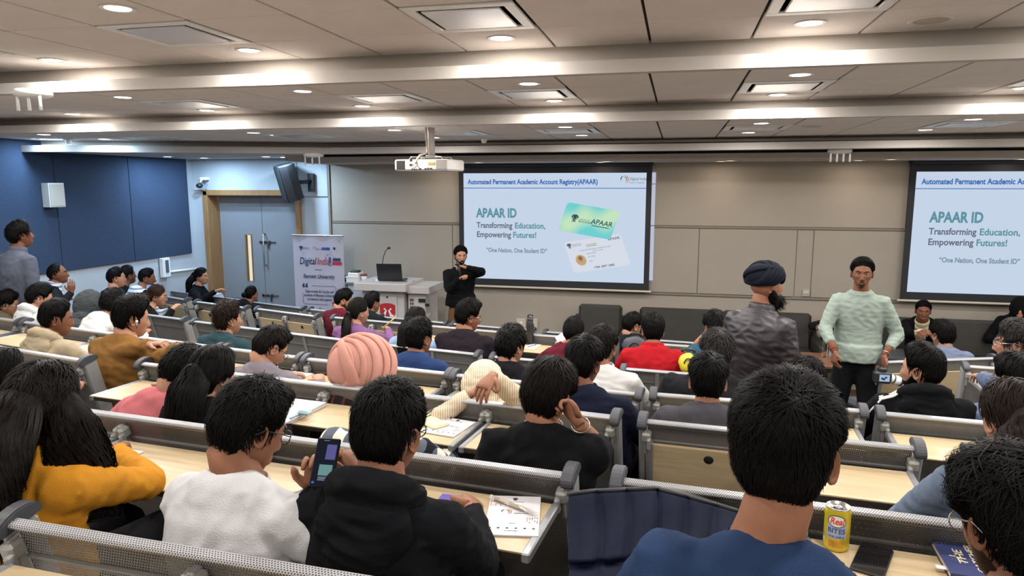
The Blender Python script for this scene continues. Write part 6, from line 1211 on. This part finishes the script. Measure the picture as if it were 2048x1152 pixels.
wrap_text('Real', .027, .092, mat('can_red', s2l(206,70,50), .4), .0006, .2, fit=.038); wrap_text('BITES', .020, .064, blu, .0, fit=.045, k=1.03); wrap_text('PINE APPLE', .008, .047, blu, 0, fit=.042)
strip('print_fruit', .040, .020, .026, mat('can_amber', s2l(176,128,40), .4, var=(40,.4))); strip('label_square', .012, .014, .030, mat('can_greysq', s2l(196,190,170), .5), -1.15)
# book
A = on_z(1862,1077,DZ('B')+.02); Bq = on_z(1931,1086,DZ('B')+.02); Cq = on_z(1871,1141,DZ('B')+.02); x = unit(Bq-A); yv = A-Cq; y = unit(yv-x*(yv@x)); hh = np.linalg.norm(yv); wb = .20
c = A + x*wb/2 - y*hh/2; c[2] -= .02; t = on_desk('paperback_book', 'dark blue paperback book with cream title lettering before the man with steel glasses', 'book', c, x)
MB().box((0,0,.010), (wb-.006,hh-.003,.016)).build('pages', mat('page_edge', s2l(206,192,164), .8), t); cv = mat('cover_blue', s2l(48,56,100), .4, var=(12,.1)); MB().box((0,0,.019), (wb,hh,.002)).box((0,0,.001), (wb,hh,.002)).box((0,-hh/2,.010), (wb,.002,.02)).build('cover', cv, t)
crm = mat('title_cream', s2l(222,206,160), .5); UPM = Matrix.Rotation(PI/2, 4, 'Z')
for i, (s, sz) in enumerate((('THE',.036),('CATCHER',.030),('IN THE',.032),('RYE',.036))): text('lettering', s, sz*.86, LM(-wb/2+.050+.033*i,.004,.0206)@UPM, crm, t, shear=.15, fit=(.052,.098,.075,.045)[i]*hh/.125)
MB().tube([(-wb/2+.035+.016*math.cos(q)*(1-.05*q), -.03+.012*q*.9+.014*math.sin(q), .0208) for q in np.linspace(0, 2*PI, 26)], .0007, 5).build('title_flourish', crm, t)
text('lettering', 'THE CATCHER IN THE RYE', .012, Matrix.Translation((-.01,-hh/2-.0012,.010))@Matrix.Rotation(PI/2,4,'X'), crm, t); MB().box((-wb/2-.008,-hh*.28,.012), (.03,.02,.0008)).build('bookmark', MATS['paper'], t)
# quilted jacket bundled on the desk
nu_, nv_ = 61, 34; P = np.zeros((nu_, nv_, 3)); top_ = [(1140,988),(1180,982),(1240,979),(1300,976),(1360,992),(1430,1012),(1490,1030)]; 
for i in range(nu_):
    s = i/(nu_-1); u = 1140+350*s; vt = np.interp(u, [p[0] for p in top_], [p[1] for p in top_])
    for j in range(nv_):
        k = j/(nv_-1); v = vt+(1175-vt)*k; uu = u + (14*math.sin(k*3+s*2) if i else 0); d = 2.10-.42*k+.05*math.sin(s*PI)*-1; P[i,j] = at(uu, v, d)
baf = np.abs(np.sin((np.arange(nu_)/(nu_-1)*6.2+.1)*PI))**.45; N_ = np.array([.0,-.92,.38]); low = np.array([1 if j < 24 else .6 for j in range(nv_)])
seam = 1-.9*np.exp(-((np.arange(nv_)[None,:]-(26-7*np.arange(nu_)[:,None]/nu_))/1.1)**2)
P += (baf[:,None]*seam*low*.06 + .004*np.sin(np.arange(nu_)[:,None]*.21+np.arange(nv_)[None,:]*.33))[...,None]*N_
P[:, 0] -= N_*.02; m_ = MB(); m_.grid(P, flip=False); m_.grid(P - N_*.05, flip=True)
qb = P.mean((0,1)); jk = thing('puffer_jacket', 'dark navy quilted puffer jacket bundled on the desk left of the blue T-shirt', 'jacket', (qb[0], qb[1], DZ('B'))); jo = m_.build('quilted_shell', MATS['puffer'], jk); jo.location = -np.array(jk.location)
tr = MB().tube([P[i,0]+N_*.012 for i in range(nu_)], .007, 8); o = tr.build('collar_trim', mat('trim_black', (.012,.012,.014), .6), jk); o.location = -np.array(jk.location)
lin = MB().grid([[at(1330+170*s, 978+14*k+60*s*k+14*s, 2.14-.05*k) for k in np.linspace(0,1,5)] for s in np.linspace(0,1,14)]); o = lin.build('grey_lining', mat('lining_grey', s2l(62,60,62), .6), jk); o.location = -np.array(jk.location)
# cable and pale pouch behind the hoodie head
q = on_z(866,846,DZ('C')); t = thing('pouch', 'flat cream pouch with a dark cord beside the farther booklet', 'pouch', tuple(q), .2); MB().box((-.02,0,.010), (.09,.22,.018), rotz(.75)@np.eye(3), .008).build('pouch_body', mat('pouch_cream', s2l(206,196,160), .6), t)
MB().tube([(-.05,.02,.02),(0,.09,.05),(.05,.11,.045),(.08,.07,.01),(.08,.03,.012)], .003, 7).tube([(-.08,-.02,.015),(-.01,.06,.02),(.03,.10,.015)], .003, 7).build('cord', MATS['blackplastic'], t)
# the yellow woman's notepad and phone
c, x, y, w, h = rect((206,893),(288,905),(262,925), DZ('B')); t = on_desk('notepad', 'white notepad under the hand of the yellow jumper woman', 'notepad', c, x); MB().box((0,0,.003), (w,h,.006), None, .001).build('pages', MATS['paper'], t)
phone('mobile_phone', 'dark phone on the notepad under the yellow jumper woman', (203,905),(240,903),(238,915), DZ('B')+.007)
c, x, y, w, h = rect((160,877),(184,880),(176,888), DZ('B')); t = on_desk('card', 'white card at the left end of the desk by the dark wavy hair', 'paper', c, x); MB().box((0,0,.001), (w,h,.002)).build('sheet', MATS['paper'], t)
# papers further down
def sheet(tl, tr, br, z, label, name='paper_sheet'):
    c, x, y, w, h = rect(tl, tr, br, z); t = on_desk(name, label, 'paper', c, x); MB().box((0,0,.002), (w,h,.004), None, .0008).build('sheet', MATS['paper'], t); return t, w, h
t, w, h = sheet((1062,688),(1083,690),(1078,700), DZ('F'), 'white sheet with a pencil stroke beside the black bottle'); MB().tube([(-.03,-.05,.006),(.01,.07,.006)], .004, 6).build('pen', MATS['blackplastic'], t)
sheet((596,744),(628,748),(612,760), DZ('D'), 'white sheet on the desk left of the plaid shirt')
ps = rowhead('E', 1124, 676, .66); t = thing('paper_sheet', 'tilted white sheet held up by the maroon ponytail woman', 'paper', tuple(ps)); MB().box((0,0,0), (.10,.004,.085), rotz(.2)@roty(-.6)@rotx(-.7)).build('sheet', MATS['paper'], t)
q = on_z(1060,688,DZ('F')); t = thing('sports_bottle', 'tall matte black drinking bottle on the desk below the main screen', 'bottle', tuple(q)); MB().lathe([(0,0),(.036,0),(.036,.20),(.030,.225),(.026,.235)], seg=20).build('bottle_body', mat('bottle_black', (.018,.018,.02), .45), t); MB().lathe([(.030,.232),(.030,.262),(0,.266)], seg=18).build('cap', MATS['blackplastic'], t); MB().tube([(-.02,0,.262),(-.02,0,.285),(.015,0,.29),(.03,0,.275)], .007, 8).build('carry_loop', MATS['blackplastic'], t)
q = on_z(882,676,DZ('F')); t = thing('snack_packet', 'crumpled red snack packet on the desk left of the plum sweater', 'packet', tuple(q)); g = np.array([[[.07*(a-.5)*2, .045*(b-.5)*2, .004+.028*math.sin(a*PI)*math.sin(b*PI)+.006*math.sin(a*17+b*9)] for b in np.linspace(0,1,8)] for a in np.linspace(0,1,12)]); MB().grid(g).build('wrapper', mat('packet_red', s2l(200,40,46), .25), t); MB().grid(g[3:8,2:6]+np.array([0,0,.002])).build('printed_patch', MATS['paper'], t)
q = on_z(878,694,DZ('F')); t = thing('padded_case', 'round pale padded case on the desk left of the plum sweater', 'case', tuple(q)); MB().ellip((0,0,.045), (.05,.06,.045)).build('shell', mat('case_lilac', s2l(196,192,206), .5), t)
# bags by the armchair
def bag(name, label, p, w, d, h, m, cat='bag'):
    t = thing(name, label, cat, tuple(p)); b = MB().ellip((0,0,h*.48), (w/2,d/2,h*.52)); b.box((0,0,h*.3), (w*.86,d*.86,h*.6), None, .04); b.ellip((0,-d*.42,h*.35), (w*.36,d*.2,h*.28)); me = remesh(b, .018, 5); V = mverts(me); setverts(me, V+mnormals(me)*(.008*wnoise(V,30,2))[:,None]); me.name = 'bag_body'; link('bag_body', me, m, t)
    MB().tube([(-.05,d*.1,h*.95),(-.03,d*.1,h*1.08),(.03,d*.1,h*1.08),(.05,d*.1,h*.95)], .01, 8).build('carry_handle', MATS['blackplastic'], t); MB().tube([(w*.2*math.cos(a)-.0, -d*.52, h*.45+h*.3*math.sin(a)) for a in np.linspace(.2,PI-.2,9)], .006, 6).build('zip', mat('zip_grey', s2l(70,70,74), .5), t); return t
camo = mat('bag_camo', s2l(70,64,52), .8); nt = camo.node_tree; b_ = nt.nodes['Principled BSDF']; tc = nt.nodes.new('ShaderNodeTexCoord'); vz = nt.nodes.new('ShaderNodeTexNoise'); vz.inputs['Scale'].default_value = 26; cr = nt.nodes.new('ShaderNodeValToRGB'); cr.color_ramp.interpolation = 'CONSTANT'; cr.color_ramp.elements[0].color = (*s2l(36,32,28),1); cr.color_ramp.elements[1].position = .52; cr.color_ramp.elements[1].color = (*s2l(186,172,140),1); nt.links.new(tc.outputs['Object'], vz.inputs[0]); nt.links.new(vz.outputs[0], cr.inputs[0]); nt.links.new(cr.outputs[0], b_.inputs['Base Color'])
bk_ = mat('bag_black', (.016,.016,.018), .7, bump=(60,.2))
x1_ = lambda u, y_: on_y(u, 650, y_)[0]
bag('backpack', 'patterned brown and cream backpack on the floor left of the black bags', (x1_(1095,8.5), 8.5, 0), .36, .26, .50, camo); bag('backpack', 'black backpack standing against the armchair side, left one', (x1_(1108,8.75), 8.8, 0), .30, .24, .56, bk_); bag('backpack', 'black backpack standing against the armchair side, right one', (x1_(1126,8.7), 8.62, 0), .28, .24, .54, bk_)
bag('shoulder_bag', 'dark grey bag on the bench left of the red jacket', tuple(rowhead('E', 1270, 692, .55)-np.array([0,0,.08])), .22, .14, .17, mat('bag_grey', s2l(62,64,72), .7))
bag('tote_bag', 'small bright yellow bag between the red jacket and the wavy greying hair', tuple(rowhead('E', 1376, 726, .12)-np.array([0,0,.08])), .15, .10, .17, mat('bag_yellow', s2l(214,198,50), .5))
# laptop among the left sitters, side table and chair by the door
q = at(288,592,8.5); t = thing('laptop', 'open laptop with a bright blue white page before the brown haired woman', 'laptop', tuple(q), -.25); MB().box((0,.02,-.09), (.30,.22,.016), None, .004).build('keyboard_base', MATS['alu'], t); Rl = rotx(-.25); MB().box((0,.13,.02), (.30,.01,.21), Rl, .003).build('lid', MATS['blackplastic'], t); MB().box((0,.1235,.02), (.28,.003,.19), Rl).build('display', glow('laptop_page', s2l(150,180,226), .9), t)
for i in range(3): MB().box((-.06,.117,.07-.025*i), (.08,.002,.008), Rl).build('page_line', glow('laptop_ink', s2l(60,80,140), .8), t)
q = on_z(450,580,.74); t = thing('tablet_desk', 'small dark topped table with one bent leg in front of the door', 'table', (max(-7.1,q[0]), min(9.65,q[1]), 0), -.15); MB().box((0,0,.735), (.85,.45,.022), None, .006).build('tabletop', mat('table_dark', s2l(66,58,56), .4), t)
for s in (-.34,.34): MB().tube([(s-.06,0,.725),(s,.0,.72),(s+.02,0,.66),(s+.02,0,.02)], .016, 8).build('leg', MATS['blackplastic'], t)
tt_ = np.array(t.location); t = thing('paper_stack', 'stack of pale blue white papers on the table by the door', 'paper', (tt_[0]-.12, tt_[1]-.02, .746), -.1)
for i in range(4): MB().box((random.uniform(-.02,.02), random.uniform(-.02,.02), .012+.022*i), (.34,.24,.02), rotz(random.uniform(-.1,.1)), .003).build('sheaf', mat('paper_blue', s2l(196,206,222), .7), t)
q = at(383,566,10.9); t = thing('chair', 'pale backed chair with a black frame under the woman at the door', 'chair', (q[0], 9.70, 0), -1.2); MB().box((0,.05,.42), (.42,.42,.04), None, .015).build('seat', MATS['blackplastic'], t); MB().box((0,-.20,.72), (.40,.03,.36), rotx(-.1), .02).build('backrest', mat('chair_cream', s2l(176,168,150), .5), t)
for a in (-.18,.18):
    for b in (-.14,.22): MB().tube([(a,b,.0),(a,b,.41)], .013, 8).build('leg', MATS['blackplastic'], t)
q = on_y(1968,712,8.9); t = thing('folder', 'dark green folder with a cream label on the right sofa', 'folder', (q[0], 8.98, .44), -.1); MB().box((0,0,.03), (.50,.36,.05), None, .006).build('cover', mat('folder_green', s2l(40,62,56), .5), t); MB().box((.06,-.05,.0565), (.10,.07,.002)).build('label_patch', mat('label_cream', s2l(206,190,140), .6), t)
# microphone, pencil, camera
m0 = np.array(sph[-1]); t = thing('microphone', 'black hand microphone at the mouth of the speaker', 'microphone', tuple(m0)); dm = unit(np.array([-.10,-.1,.55])); q = np.array([-.055,-.075,-.03]); MB().tube([q-dm*.12, q-dm*.02, q+dm*.06], [.012,.013,.017], 12).build('handle', MATS['blackplastic'], t); MB().ellip(q+dm*.085, (.026,.026,.028)).build('mesh_head', mat('mic_mesh', (.05,.05,.05), .5, .6), t)
q = rowhead('E', 778, 650, .74); t = thing('pencil', 'yellow wooden pencil in the hand of the purple jumper woman', 'pencil', tuple(q)); MB().tube([(-.055,-.02,-.03),(.06,.02,.075),(.068,.023,.082)], [.006,.006,.001], 8).build('barrel', mat('pencil_wood', s2l(214,180,120), .5), t)
cp = np.array(gmh[-1]) + np.array([-.02,-.06,-.16]); t = thing('camera', 'black camera with a white telephoto lens hanging from the hand of the sage sweatshirt man', 'camera', tuple(cp)); MB().box((0,0,0), (.135,.075,.10), None, .016).box((0,.0,.06), (.06,.06,.045), None, .012).build('camera_body', mat('camera_black', (.014,.014,.015), .5), t); MB().box((.01,-.039,0), (.074,.004,.054)).build('rear_display', glow('camera_display', s2l(170,196,226), .9), t); MB().box((.0,-.0415,-.006), (.03,.002,.018), roty(.3)).box((.02,-.0415,.006), (.018,.002,.014)).build('display_image', glow('camera_image', s2l(60,76,100), .8), t)
ld = unit(np.array([.9,.25,-.30])); L0_ = np.array([.06,.02,-.01]); MB().tube([L0_, L0_+ld*.03], [.034,.036], 20).tube([L0_+ld*.035, L0_+ld*.09], [.036,.038], 20).tube([L0_+ld*.10, L0_+ld*.13], [.039,.040], 20).build('lens_barrel', MATS['whiteplastic'], t); MB().tube([L0_+ld*.028, L0_+ld*.037], .0375, 20).tube([L0_+ld*.088, L0_+ld*.102], .041, 20).tube([L0_+ld*.128, L0_+ld*.19], [.041,.047], 20).build('lens_ring', MATS['blackplastic'], t)
q = at(1786,1048,2.0)
